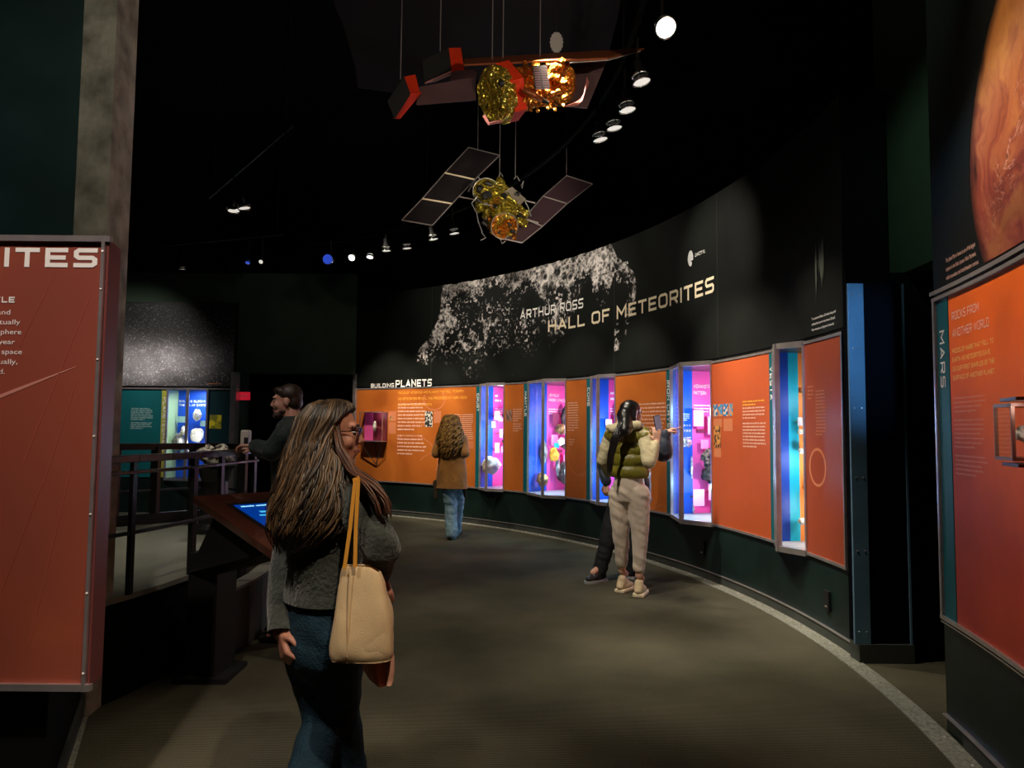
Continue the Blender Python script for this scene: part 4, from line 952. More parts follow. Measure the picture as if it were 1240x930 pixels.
# ================================================================== SPACECRAFT MODELS ON WIRES
def foil(n, c0, c1, sc=9):
    m = mat(n, c0, .25, metal=.85); nt = m.node_tree; N = nt.nodes; L = nt.links; b = N['Principled BSDF']; tc = N['Texture Coordinate']
    nz = N.new('ShaderNodeTexNoise'); nz.inputs['Scale'].default_value = sc; nz.inputs['Detail'].default_value = 3
    vo = N.new('ShaderNodeTexVoronoi'); vo.inputs['Scale'].default_value = sc*2.2; vo.feature = 'DISTANCE_TO_EDGE'
    L.new(tc.outputs['Object'], nz.inputs['Vector']); L.new(nz.outputs['Color'], vo.inputs['Vector'])
    mx = N.new('ShaderNodeVectorMath'); mx.operation = 'MULTIPLY_ADD'; mx.inputs[1].default_value = (.12, .12, .12)
    L.new(nz.outputs['Color'], mx.inputs[0]); L.new(tc.outputs['Object'], mx.inputs[2]); L.new(mx.outputs[0], vo.inputs['Vector'])
    cr = N.new('ShaderNodeValToRGB'); cr.color_ramp.elements[0].color = c0; cr.color_ramp.elements[1].color = c1; cr.color_ramp.elements[0].position = .35; cr.color_ramp.elements[1].position = .65
    L.new(nz.outputs['Fac'], cr.inputs[0]); L.new(cr.outputs[0], b.inputs['Base Color'])
    bp = N.new('ShaderNodeBump'); bp.inputs['Strength'].default_value = 1; bp.inputs['Distance'].default_value = .05
    L.new(vo.outputs[0], bp.inputs['Height']); L.new(bp.outputs[0], b.inputs['Normal']); return m
M['foil_o'] = foil('crinkled_orange_foil', (.75, .22, .02, 1), (1, .45, .06, 1), 10)
M['foil_g'] = foil('crinkled_gold_foil', (.55, .42, .03, 1), (.9, .75, .15, 1), 9)
M['red_foil'] = mat('bright_red_foil', (.75, .045, .012, 1), .35, metal=.15, bump=(25, .4))
M['mauve'] = mat('dull_mauve_panel', (.085, .045, .048, 1), .5, var=(4, .2))
M['pinkgrey'] = mat('dull_pink_panel', (.42, .15, .13, 1), .5)
M['louver'] = mat('mauve_louver', (.34, .2, .22, 1), .4)
M['panelblk'] = mat('black_back_panel', (.010, .010, .010, 1), .5)
M['silver_edge'] = mat('pale_metal_edge', (.5, .47, .46, 1), .35, metal=.7)
M['brownfoil'] = mat('brown_metal', (.32, .09, .03, 1), .4, metal=.5)
def crumple(mb, amp, sc, seed=0):
    out = []
    for v in mb.v:
        p = Vector(v)*sc+Vector((seed, seed*2.1, 0)); d = mnoise.noise_vector(p)+.5*mnoise.noise_vector(p*2.3)
        out.append(tuple(Vector(v)+d*amp))
    mb.v = out; return mb
def axis_m(a, b, spin=0):
    q = (Vector(b)-Vector(a)).to_track_quat('Z', 'Y'); return (q @ Quaternion((0, 0, 1), R_(spin))).to_matrix()
def dense_prism(a, b, r, sides, seg=10, ring=8, r1=None, spin=0):
    """faceted barrel with enough vertices to crumple"""
    a, b = Vector(a), Vector(b); m = axis_m(a, b, spin); L = (b-a).length; r1 = r1 or r; prof = []
    mb = MB(); vs = []; fs = []; n = sides*6
    zs = [0]*4+[L*i/seg for i in range(seg+1)]+[L]*4; rs = [r*k/4 for k in range(4)]+[r+(r1-r)*i/seg for i in range(seg+1)]+[r1*(3-k)/4 for k in range(4)]
    for z, q in zip(zs, rs):
        for j in range(n):
            an = 2*math.pi*j/n; k = math.cos(math.pi/sides)/math.cos((an % (2*math.pi/sides))-math.pi/sides); q2 = max(q, .001)*k
            vs.append(a+m @ Vector((q2*math.cos(an), q2*math.sin(an), z)))
    for i in range(len(zs)-1):
        for j in range(n): fs.append((i*n+j, i*n+(j+1) % n, (i+1)*n+(j+1) % n, (i+1)*n+j))
    return mb.add(vs, fs)
s1 = empty('spacecraft_model', at(640, 95, 5)); tag(s1, 'upper hanging spacecraft model with a gold dome, orange foil body and red edged fins', 'model spacecraft')
S = lambda x, y, d=0.0: at(x, y, 5+d)
crumple(dense_prism(S(618, 111, -.02), S(686, 99, .10), .152, 8), .022, 14).build('foil_body', M['foil_o'], s1)
mb = MB()
r_ = random.Random(5)
for k in range(34):
    x = r_.uniform(626, 686); y = 104-(x-650)*.12+r_.uniform(-27, 27); c = S(x, y, -.12+r_.uniform(-.03, .03))
    q = Matrix.Rotation(r_.uniform(0, 3), 3, 'Y') @ Matrix.Rotation(r_.uniform(-.5, .5), 3, 'X')
    mb.box(c, (r_.uniform(.03, .10), .03, r_.uniform(.015, .035)), q)
mb.build('foil_fold', M['foil_o'], s1)
crumple(dense_prism(S(607, 114, -.06), S(622, 110, -.03), .205, 6, 4), .006, 10).build('red_band', M['red_foil'], s1)
mb = MB(); m_ = axis_m(S(607, 114, -.06), S(560, 122, -.22)); prof = [(.19, 0), (.20, .03), (.185, .075), (.15, .10), (.10, .085), (.05, .07), (.002, .065)]
den = []
for (ra, za), (rb, zb) in zip(prof, prof[1:]): den += [(ra+(rb-ra)*i/4, za+(zb-za)*i/4) for i in range(4)]
crumple(mb.lathe(den+[prof[-1]], S(607, 114, -.06), m_, 48), .016, 16, 3).build('gold_dome', M['foil_g'], s1, smooth=False)
MB().ell(S(608, 100, -.24), (.028, .02, .03)).build('dark_port', M['panelblk'], s1)
MB().tube([S(586, 140, -.1), S(592, 150, -.1), S(605, 147, -.06), S(622, 138, 0)], .012, 8).build('lower_rim', M['pinkgrey'], s1)
MB().plate([S(562, 80, -.12), S(640, 78, -.12), S(735, 72, -.10), S(780, 60, .2)][0:1]+[S(735, 72, -.10), S(780, 60, .2), S(562, 73, .2)], .012).build('top_wing', M['brownfoil'], s1)
MB().plate([S(690, 75.6, -.125), S(737, 72.4, -.125), S(776, 61.5, .18), S(705, 68, .16)], -.006).build('wing_tip', mat('pale_grey_panel', (.38, .33, .31, 1), .5), s1)
MB().plate([S(688, 74, .25), S(736, 71, .25), S(711, 131, .25), S(672, 128, .25)], .012).build('right_solar_panel', M['mauve'], s1)
MB().plate([S(508, 105, .12), S(576, 93, .02), S(576, 121, .02), S(504, 127, .12)], .012).build('left_solar_panel', M['mauve'], s1)
mb = MB().plate([S(469, 122.4), S(489.3, 93), S(497, 113.4), S(477.6, 143.8)], .01); mb.build('fin', M['panelblk'], s1)
mb = MB().plate([S(489.3, 93), S(503, 90, .1), S(508.5, 112.7, .1), S(497, 113.4)], .01); mb.build('fin_edge', M['red_foil'], s1)
mb = MB().plate([S(497, 113.4), S(511, 112, .1), S(484.5, 144.3, .1), S(477.6, 143.8)], .01); mb.build('fin_edge', M['red_foil'], s1)
MB().plate([S(511.5, 73.4, .3), S(543.5, 58, .3), S(547, 87.4, .3), S(514, 102, .3)], .01).build('fin', M['panelblk'], s1)
MB().plate([S(543.5, 58, .3), S(558, 57.6, .4), S(562.7, 86.3, .4), S(547, 87.4, .3)], .01).build('fin_edge', M['red_foil'], s1)
MB().plate([S(515, 101.5, .3), S(547, 87.4, .3), S(553, 88, .4), S(527.7, 99, .4)], .01).build('fin_edge', M['pinkgrey'], s1)
MB().plate([S(547, 86, .35), S(576, 84, .1), S(576, 92, .1), S(545, 99, .35)], .01).build('fin_arm', M['mauve'], s1)
MB().plate([S(644, 80, -.20), S(662, 79, -.19), S(666, 107, -.19), S(648, 108, -.20)], .008).build('louver_board', M['panelblk'], s1)
mb = MB()
for i in range(2):
    for j in range(10):
        x = 645.6+i*9+j*.4; y = 81.5+j*2.8; mb.plate([S(x, y, -.215), S(x+7.6, y-.4, -.21), S(x+7.8, y+1.2, -.21), S(x+.2, y+1.6, -.215)], .004)
lv = mb.build('louver_slats', M['louver'], s1)
MB().cyl(S(633, 108, -.24), S(657, 121, -.20), .020).build('tube', M['brownfoil'], s1, smooth=True)
MB().cyl(S(657, 121, -.20), S(664, 125, -.18), .012).build('tube_tip', M['panelblk'], s1)
mb = MB().lathe([(.001, 0), (.10, 0), (.105, .006), (.10, .012), (.001, .012)], S(688, 99, .02), axis_m(S(688, 99, .02), S(720, 95, -.1)), 32); mb.build('end_disc', M['brownfoil'], s1)
mb = MB(); prev = None
flap = [((690, 126), (684, 128)), ((700, 122), (690, 128)), ((708, 112), (698, 127)), ((712, 100), (704, 122)), ((710, 94), (708, 108))]
for (a, b), (c_, d_) in zip(flap, flap[1:]): mb.plate([S(*a, .0), S(*c_, .0), S(*d_, -.08), S(*b, -.08)], .008)
mb.build('curved_flap', M['pinkgrey'], s1)
mb = MB(); [mb.box(S(x, y, -.16), (.02, .02, .02), Matrix.Rotation(k, 3, 'Y')) for k, (x, y) in enumerate(((643, 133), (651, 134), (664, 131), (672, 133), (682, 128), (620, 139)))]; mb.build('small_fittings', M['foil_o'], s1)
def wire(x, y, d, Y0, la):
    p = at(x, y, Y0+d); w = MB().cyl(p, (p.x, p.y, 6.25 if p.y > 7.2 or abs(p.x+.3) > 1.15 else 5.0), .004, n=6).build('hanging_wire', M['silver_edge']); tag(w, la, 'wire'); return w
for x, y, d, la in ((485, 96, .02, 'thin steel wire holding the lower left fin of the upper spacecraft'), (533, 62, .3, 'thin steel wire holding the upper left fin of the upper spacecraft'), (596, 74, .1, 'first of two close wires above the gold dome'), (609, 73, .1, 'second of two close wires above the gold dome'), (654, 69, .1, 'single wire above the louvred part of the upper spacecraft')): wire(x, y, d, 5, la)
# lower spacecraft
s2 = empty('spacecraft_model', at(606, 253, 7)); tag(s2, 'lower hanging spacecraft model with a gold knobbly body and two dark solar wings', 'model spacecraft')
T = lambda x, y, d=0.0: at(x, y, 7+d)
m8 = axis_m(T(594, 236), T(616, 272))
crumple(dense_prism(T(594, 232, .06), T(618, 272, -.06), .20, 6, 8), .05, 12, 9).build('foil_body', M['foil_g'], s2)
for nm, c, rx, tgt, ma in (('dish', (588, 231, -.12), .12, (575, 200, -.8), 'foil_g'), ('lower_dish', (611, 274, -.16), .125, (622, 300, -.6), 'foil_o')):
    mm = axis_m(T(*c), T(*tgt)); pr = [(.002, -.05)]+[(rx*k/6, -.05+.05*(k/6)**2) for k in range(1, 7)]+[(rx*1.06, .0), (rx*1.06, -.012)]+[(rx*k/6, -.065+.05*(k/6)**2) for k in range(5, 0, -1)]
    crumple(MB().lathe(pr, T(*c), mm, 28), .010, 20).build(nm, M[ma], s2, smooth=False)
    MB().tube([T(*c)+mm @ Vector((rx*1.06*math.cos(k*math.pi/12), rx*1.06*math.sin(k*math.pi/12), 0)) for k in range(25)], .005, 6).build(nm+'_rim', M['silver_edge'], s2)
MB().plate([T(611, 232, -.18), T(620, 226, -.14), T(637, 241, -.10), T(630, 248, -.16)], .01).build('grey_cover', mat('grey_cover_panel', (.25, .22, .17, 1), .5), s2)
r_ = random.Random(8)
for k in range(44):
    a = r_.random()*2*math.pi; q = r_.random()**.5; x = 606+30*q*math.cos(a)+6*q*math.sin(a); y = 252+33*q*math.sin(a); c = T(x, y, -.20+.12*q)
    mb = MB()
    if k % 3 == 0: crumple(mb.ell(c, r_.uniform(.025, .05), seg=10, rings=8), .012, 30, k)
    elif k % 3 == 1: mb.box(c, (r_.uniform(.03, .08), .04, r_.uniform(.03, .06)), Matrix.Rotation(r_.uniform(0, 3), 3, 'Y'))
    else: mb.cyl(c, c+Vector((r_.uniform(-.1, .1), -.03, r_.uniform(-.1, .1))), .014, .022, 10)
    mb.build('instrument', M[('foil_g', 'foil_o', 'panelblk', 'panelblk')[k % 4]], s2)
for k, pts in enumerate((((578, 238), (571, 246), (576, 256)), ((577, 256), (579, 268), (584, 281)), ((583, 281), (588, 288), (582, 291)), ((634, 240), (640, 252), (643, 262)), ((622, 217), (626, 213), (629, 219)), ((604, 214), (606, 209), (609, 214)), ((631, 225), (634, 219), (632, 228)), ((585, 247), (600, 250), (610, 256)), ((606, 290), (608, 295), (612, 292)))):
    MB().tube([T(x, y, -.2) for x, y in pts], .006, 6).build('pipe', M['silver_edge'], s2)
def wingp(q, nm, ma):
    p = [T(*a) for a in q]; MB().plate(p, .012).build(nm, M[ma], s2)
    mb = MB(); [mb.bar(a, b, .010) for a, b in zip(p, p[1:]+p[:1])]; mb.build('panel_edge', M['silver_edge'], s2)
LW = [((567.3, 178.5), (605, 188.2)), ((538.5, 209.4), (574.8, 217.5)), ((511.3, 240.6), (547.5, 246.7)), ((486.5, 266.5), (523.3, 272.9))]
dl = (.35, .18, 0, -.15)
for i in range(3): pass
M['panelsol'] = mat('charcoal_solar_panel', (.022, .018, .020, 1), .4, var=(5, .3)); M['maroonsol'] = mat('mauve_solar_panel', (.06, .034, .042, 1), .45)
for i in range(3): wingp([(*LW[i][0], dl[i]), (*LW[i][1], dl[i]), (*LW[i+1][1], dl[i+1]+.02), (*LW[i+1][0], dl[i+1]+.02)], 'solar_panel', 'panelsol')
for i in (1, 2): MB().bar(T(*LW[i][0], dl[i]-.03), T(*LW[i][1], dl[i]-.03), .014).build('hinge_bar', M['ink_cream'], s2)
RW = [((686, 212.8), (717.5, 222.9)), ((657.4, 237.6), (686.6, 246.7)), ((634, 265), (657, 274)), ((611, 289.5), (632.2, 294))]
dr = (.3, .12, -.02, -.12)
for i in range(3): wingp([(*RW[i][0], dr[i]), (*RW[i][1], dr[i]), (*RW[i+1][1], dr[i+1]+.01), (*RW[i+1][0], dr[i+1]+.01)], 'solar_panel', 'maroonsol')
mb = MB()
for a, b in (((555, 238, 0), (585, 244, 0)), ((567, 232, 0), (578, 214, .1)), ((579, 214, .1), (590, 228, 0)), ((570, 224, .1), (580, 232, 0)), ((636, 243, 0), (648, 246, 0)), ((638, 266, -.1), (652, 270, -.1))): mb.bar(T(*a), T(*b), .012); mb.cut()
mb.build('wing_strut', M['silver_edge'], s2)
for x, y, d, la in ((578.5, 182, .25, 'thin wire holding the left wing of the lower spacecraft'), (605, 213, 0, 'wire beside the dish of the lower spacecraft'), (624, 214, 0, 'wire above the right shoulder of the lower spacecraft'), (686, 212, .3, 'thin wire holding the right wing of the lower spacecraft')):
    p = T(x, y, d); w = MB().cyl(p, (p.x, p.y, 6.25 if p.y > 6.9 else 5.0), .004, n=6).build('hanging_wire', M['silver_edge']); tag(w, la, 'wire')
# pale scalloped disc near the soffit
p = at(674, 51, 5.6); dsc = empty('hanging_disc', p); tag(dsc, 'small pale scalloped disc hanging above the upper spacecraft', 'disc')
M['palegrey'] = mat('pale_grey_disc', (.45, .43, .40, 1), .6)
vs = [(1+.06*math.cos(16*2*math.pi*j/96)) for j in range(96)]
mb = MB(); pts = [Vector((p.x+.052*vs[j]*math.cos(2*math.pi*j/96), p.y, p.z+.085*vs[j]*math.sin(2*math.pi*j/96))) for j in range(96)]
mb.add(pts+[q+Vector((0, .012, 0)) for q in pts], [tuple(range(96)), tuple(range(191, 95, -1))]+[(j, (j+1) % 96, 96+(j+1) % 96, 96+j) for j in range(96)]); mb.build('plate', M['palegrey'], dsc)
MB().cyl((p.x, p.y+.006, p.z+.08), (p.x, p.y+.006, 5.0), .004, n=6).build('stem', M['trim_dark'], dsc)

# ================================================================== TRACK AND SPOT LAMPS
tr = MB().slab(66, -24, 4.44, 4.475, -1.45, -1.41, n=80); tr_o = empty('lighting_track', W(20, 4.45, -1.43)); tag(tr_o, 'long curved black lighting track above the hall', 'lighting track')
tr.build('track', M['black'], tr_o)
MB().slab(66, -24, 4.50, 4.508, -1.40, -1.39, n=80).build('cable', M['black'], tr_o)
for t in range(60, -24, -14): MB().cyl(W(t, 4.475, -1.43), W(t, 6.25, -1.43), .008, n=6).build('hanger', M['lamp_body'], tr_o)
M['lens'] = mat('lit_lamp_lens', (.9, .9, .85, 1), .3, emit=((1, .93, .82, 1), .7)); M['lens_hot'] = mat('bright_lamp_lens', (1, 1, 1, 1), .3, emit=((1, .97, .9, 1), 3))
M['lens_blue'] = mat('blue_lamp_lens', (.0, .05, .6, 1), .3, emit=((.05, .12, .9, 1), .5))
def lamp(x, y, aim, lab, z=4.1, ztop=4.44, r=.075, lens='lens', group='spot lamps on the curved track'):
    p = atz(x, y, z); o = empty('spot_lamp', p); tag(o, lab, 'spot lamp', group)
    aim = Vector(aim); m = axis_m(p, aim)
    f = lambda pr: [(a*r/.075, b*r/.075) for a, b in pr]
    MB().lathe(f([(.001, -.17), (.032, -.17), (.036, -.10), (.06, -.055), (.066, -.05)]), p, m, 20).build('housing', M['lamp_body'], o, smooth=True)
    MB().lathe(f([(.060, -.055), (.070, -.052), (.070, -.042), (.060, -.040)]), p, m, 24).build('back_ring', M['lamp_ring'], o, smooth=True)
    MB().lathe(f([(.066, .0), (.076, .002), (.076, .014), (.066, .014)]), p, m, 24).build('front_ring', M['lamp_ring'], o, smooth=True)
    MB().lathe(f([(.001, .006), (.067, .004)]), p, m, 24).build('lens', M[lens], o, smooth=True)
    mb = MB()
    for s_ in (-1, 1):
        a = p+m @ Vector((s_*.074*r/.075, 0, .0)); b = p+m @ Vector((s_*.074*r/.075, 0, -.05*r/.075)); mb.bar(a, b, .008)
    mb.build('yoke', M['lamp_ring'], o)
    back = p+m @ Vector((0, 0, -.15*r/.075)); MB().cyl(back, (back.x, back.y, ztop), .012, n=8).build('stem', M['lamp_body'], o)
    return o
L_ = [(806, 33, (1.05, 1.5, 1.2), 'brightest spot lamp, turned towards the hall, nearest on the track', 'lens_hot'), (777, 98, (1.8, 4.9, 0), 'second spot lamp from the near end of the track', 'lens'),
      (760, 132, (1.6, 5.5, 0), 'third spot lamp from the near end of the track', 'lens'), (744, 154, (1.5, 6, 0), 'fourth spot lamp from the near end of the track', 'lens'),
      (727, 168, (1.6, 6.3, 0), 'fifth spot lamp from the near end of the track', 'lens'), (550, 282, (0, 9.6, 0), 'spot lamp under the left wing of the lower spacecraft', 'lens'),
      (525, 289, (-.4, 9.9, 1), 'spot lamp left of the one under the spacecraft wing', 'lens'), (493, 300, (-1, 10.4, 0), 'spot lamp right of the pair over the title BUILDING PLANETS', 'lens'),
      (468, 303, (-1.5, 10.5, 0), 'spot lamp above the title BUILDING PLANETS', 'lens'), (448, 311, (-2.2, 10.4, 3.2), 'double bright spot lamp above the left end of the orange wall', 'lens_hot'),
      (426, 312, (-2.6, 9.0, 3.0), 'bright spot lamp beside the violet one', 'lens_hot')]
for x, y, aim, la, le in L_: lamp(x, y, aim, la, lens=le, r=.055 if x < 460 else .072)
lamp(397, 314, (-2.9, 8, 3.6), 'violet blue glowing spot lamp at the far end of the track', lens='lens_blue', r=.085)
# lamps over the left half hang on straight pipes
pp = empty('lighting_pipe', (-3.2, 8.3, 4.5)); tag(pp, 'straight dark pipe carrying two lamps over the platform', 'lighting pipe'); MB().cyl((-4.0, 9.2, 4.5), (-2.3, 7.2, 4.62), .02).build('pipe', M['lamp_body'], pp); [MB().cyl((x, y, 4.52), (x, y, 6.25), .008, n=6).build('hanger', M['lamp_body'], pp) for x, y in ((-3.9, 9.1), (-2.4, 7.3))]
lamp(283, 255, (-3.9, 10.5, 1.5), 'tilted pale spot lamp on the pipe over the platform', ztop=4.5, group='lamps on the pipe'); lamp(296, 252, (-3.2, 10.5, .9), 'level pale spot lamp on the pipe over the platform', ztop=4.5, group='lamps on the pipe')
pq = empty('lighting_pipe', (-4.6, 11.2, 4.5)); tag(pq, 'dark pipe above the far left star mural', 'lighting pipe'); MB().cyl((-5.9, 11.75, 4.5), (-3.6, 10.95, 4.5), .02).build('pipe', M['lamp_body'], pq); [MB().cyl((x, y, 4.52), (x, y, 6.25), .008, n=6).build('hanger', M['lamp_body'], pq) for x, y in ((-5.8, 11.7), (-3.7, 11.0))]
lamp(221, 326, (-5.6, 12.5, 1), 'dim spot lamp over the far star mural', ztop=4.5, r=.06, group='lamps on the far pipe')
lamp(300, 318, (-4.3, 9.5, 1), 'small blue spot lamp on the far pipe', ztop=4.5, r=.04, lens='lens_blue', group='lamps on the far pipe')
lamp(316, 317, (-3.9, 9.0, 3.0), 'small white spot lamp right of the blue one on the far pipe', ztop=4.5, r=.035, group='lamps on the far pipe')
# ================================================================== PEOPLE
M['skin'] = mat('warm_skin', (.46, .20, .13, 1), .5, sss=.08, bump=(60, .05)); M['skin_l'] = mat('light_skin', (.62, .34, .24, 1), .5, sss=.08, bump=(60, .05))
M['lips'] = mat('lips', (.28, .06, .05, 1), .4); M['eyewhite'] = mat('eye_white', (.7, .68, .65, 1), .3); M['pupil'] = mat('pupil', (.01, .008, .006, 1), .2)
def finish(mb, name, material, root, voxel=.008, smooth=4, post=None, cut=None):
    me = mb.mesh('tmp'); o = bpy.data.objects.new('tmp', me); COL.objects.link(o)
    r = o.modifiers.new('r', 'REMESH'); r.mode = 'VOXEL'; r.voxel_size = voxel
    s_ = o.modifiers.new('s', 'SMOOTH'); s_.iterations = smooth; s_.factor = .5
    dg = bpy.context.evaluated_depsgraph_get(); m2 = bpy.data.meshes.new_from_object(o.evaluated_get(dg))
    bpy.data.objects.remove(o); bpy.data.meshes.remove(me)
    n = len(m2.vertices); co_ = np.empty(n*3); m2.vertices.foreach_get('co', co_); co_ = co_.reshape(-1, 3)
    if post is not None:
        nr = np.empty(n*3); m2.vertices.foreach_get('normal', nr); nr = nr.reshape(-1, 3); co_ = post(co_, nr)
    off = world_off(root); co_ = co_-np.array(off); m2.vertices.foreach_set('co', co_.ravel()); m2.update()
    if cut:
        import bmesh
        bm = bmesh.new(); bm.from_mesh(m2)
        for pc, no in cut:
            bmesh.ops.bisect_plane(bm, geom=bm.verts[:]+bm.edges[:]+bm.faces[:], plane_co=Vector(pc)-off, plane_no=Vector(no), clear_outer=True)
        bm.to_mesh(m2); bm.free()
    m2.name = name; m2.materials.clear(); m2.materials.append(material)
    m2.polygons.foreach_set('use_smooth', [True]*len(m2.polygons))
    ob = bpy.data.objects.new(name, m2); COL.objects.link(ob); ob.parent = root; return ob
def n3(x, y, z, seed=0):
    return (vnoise(x+z*.73, y+z*.37, seed)+vnoise(y-z*.61+9, z+x*.29, seed+1)+vnoise(z+y*.17, x-y*.41+4, seed+2))/1.5-1
def folds(amp, sx=9, sz=16, seed=0, tilt=.6):
    def f(c, n):
        d = n3(c[:, 0]*sx+c[:, 2]*tilt*sx, c[:, 1]*sx, c[:, 2]*sz, seed); d2 = n3(c[:, 0]*sx*2.3, c[:, 1]*sx*2.3-c[:, 2]*tilt*sx, c[:, 2]*sz*1.6, seed+7)
        return c+n*(d*amp+d2*amp*.5)[:, None]
    return f
class Fr:
    """local frame: forward f, up u, right r at origin o"""
    def __init__(s, o, f, u=(0, 0, 1)):
        s.o = Vector(o); s.f = Vector(f).normalized(); s.r = s.f.cross(Vector(u)).normalized(); s.u = s.r.cross(s.f)
    def __call__(s, x, y, z): return s.o+s.r*x+s.f*y+s.u*z
    @property
    def m(s): return Matrix((s.r, s.f, s.u)).transposed()
def head_prims(mb, F, k=1.0, jaw=1.0):
    e = lambda c, r: mb.ell(F(*[a*k for a in c]), [a*k for a in r], F.m, 20, 14)
    e((0, -.012, .035), (.074, .094, .088)); e((0, .020, -.015), (.063, .074, .088)); e((0, .040, -.070), (.045*jaw, .046, .040)); e((0, .062, -.092), (.022*jaw, .022, .018))
    e((-.036, .058, -.022), (.024, .026, .028)); e((.036, .058, -.022), (.024, .026, .028))
    mb.caps(F(-.040*k, .078*k, .036*k), F(.040*k, .078*k, .036*k), .012*k, .012*k)
    mb.caps(F(0, .086*k, .026*k), F(0, .108*k, -.018*k), .007*k, .0095*k); mb.caps(F(-.010*k, .096*k, -.024*k), F(.010*k, .096*k, -.024*k), .0075*k, .0075*k)
    mb.caps(F(-.018*k, .088*k, -.050*k), F(.018*k, .088*k, -.050*k), .007*k, .007*k); mb.caps(F(-.014*k, .086*k, -.062*k), F(.014*k, .086*k, -.062*k), .008*k, .008*k)
    for s_ in (-1, 1): mb.ell(F(s_*.076*k, -.008*k, -.004*k), (.010*k, .020*k, .031*k), F.m, 12, 8)
def face_parts(F, root, k=1.0, brow=None):
    for s_ in (-1, 1):
        MB().ell(F(s_*.031*k, .080*k, .014*k), (.011*k, .0085*k, .006*k), F.m).build('eye', M['eyewhite'], root, smooth=True)
        MB().ell(F(s_*.031*k, .0875*k, .014*k), (.005*k, .002*k, .005*k), F.m).build('pupil', M['pupil'], root, smooth=True)
        if brow: MB().tube([F(s_*.014*k, .0935*k, .034*k), F(s_*.034*k, .090*k, .040*k), F(s_*.052*k, .074*k, .033*k)], [.003*k, .004*k, .002*k], 6).build('eyebrow', brow, root, smooth=True)
    MB().tube([F(-.024*k, .085*k, -.056*k), F(0, .0955*k, -.0545*k), F(.024*k, .085*k, -.056*k)], [.003*k, .0065*k, .003*k], 8).build('lips', M['lips'], root, smooth=True)
def hand_prims(mb, wrist, d, pn, th, curl=(35, 40, 30), k=1.0, spread=6, index=None, thumb_curl=.4):
    """d: fingers direction, pn: palm facing, th: towards the thumb"""
    w = Vector(wrist); d = Vector(d).normalized(); pn = Vector(pn); pn = (pn-d*pn.dot(d)).normalized(); th_ = d.cross(pn); th = th_ if th_.dot(Vector(th)) > 0 else -th_
    for s_ in (-.028, -.010, .010, .028):
        mb.caps(w+th*s_*.55*k, w+d*.082*k+th*s_*k, .015*k, .0125*k)
    for i, (s_, ln) in enumerate(((.030, .072), (.0105, .080), (-.010, .074), (-.030, .058))):
        p = w+d*.085*k+th*s_*k; a = R_(-spread*(i-1.5)*.0) ; dirv = (d+th*math.tan(R_(spread*(1.5-i)))).normalized()
        c = curl if not (index and i == 0) else index
        ax = dirv.cross(pn).normalized(); cur = dirv
        for j, f in enumerate((.45, .31, .24)):
            cur = Quaternion(ax, R_(c[j])) @ cur; q = p+cur*ln*f*k
            mb.caps(p, q, (.0095-.0010*j)*k, (.0088-.0012*j)*k, 10); p = q
    p = w+d*.022*k+th*.026*k; t1 = (d*.55+th*.75+pn*.25).normalized(); q = p+t1*.040*k; mb.caps(p, q, .014*k, .0105*k)
    t2 = (d*.85+th*(.45-thumb_curl*.5)+pn*thumb_curl).normalized(); r_ = q+t2*.030*k; mb.caps(q, r_, .0105*k, .0095*k); t3 = (d+pn*thumb_curl*1.2).normalized(); mb.caps(r_, r_+t3*.022*k, .0095*k, .007*k)
def limb(mb, pts, rs, flat=1.0, fd=None):
    for a, b, ra, rb in zip(pts, pts[1:], rs, rs[1:]): mb.caps(a, b, ra, rb, 16, flat, fd)
def strands(name, material, root, gen, n, seed=1, r=.004, sides=5, pts=22, cols=((.05, .028, .015), (.22, .13, .06))):
    rnd = random.Random(seed); mb = MB()
    for i in range(n):
        path, w = gen(rnd, pts); t = rnd.random()**1.6; c = tuple(a+(b-a)*t for a, b in zip(*cols))
        k = len(path); mb.tube(path, [max(.0006, w*r*(math.sin(math.pi*min(1, .18+.82*j/(k-1)))**.6)) for j in range(k)], sides, col=c)
    return mb.build(name, material, root, smooth=True)
M['hair'] = mat('brown_hair_strands', (1, 1, 1, 1), .42, spec=.5, attr=True); M['hairbase'] = mat('dark_brown_hair', (.028, .016, .009, 1), .5)
M['hairblack'] = mat('black_hair', (.006, .005, .006, 1), .32, spec=.6); M['hairgold'] = mat('curly_golden_hair', (1, 1, 1, 1), .45, attr=True)
def shoe(mb, heel, d, L=.27, w=.048, h=.07, up=(0, 0, 1)):
    F = Fr(heel, d, up)
    mb.caps(F(0, .02, .035), F(0, L*.55, .035), w*.78, w, 16, .8, (0, 0, 1)); mb.caps(F(0, L*.5, .032), F(0, L-.04, .026), w, w*.72, 16, .62, (0, 0, 1)); mb.caps(F(0, .03, .05), F(0, .05, h+.03), w*.8, w*.75)
    mb.caps(F(0, .05, h), F(0, L*.55, .05), w*.72, w*.7)
def sole(mb, heel, d, L=.28, w=.055, t=.03, up=(0, 0, 1)):
    F = Fr(heel, d, up); vs = []
    prof = [(-.0, .6), (.02, .85), (.35, .85), (.62, 1.0), (.82, .92), (.95, .6), (1.0, .25)]
    out = [F(w*b, L*a-.01, 0) for a, b in prof]+[F(-w*b, L*a-.01, 0) for a, b in reversed(prof)]
    n = len(out); mb.add(out+[p+F.u*t for p in out], [tuple(range(n-1, -1, -1)), tuple(range(n, 2*n))]+[(i, (i+1) % n, n+(i+1) % n, n+i) for i in range(n)])

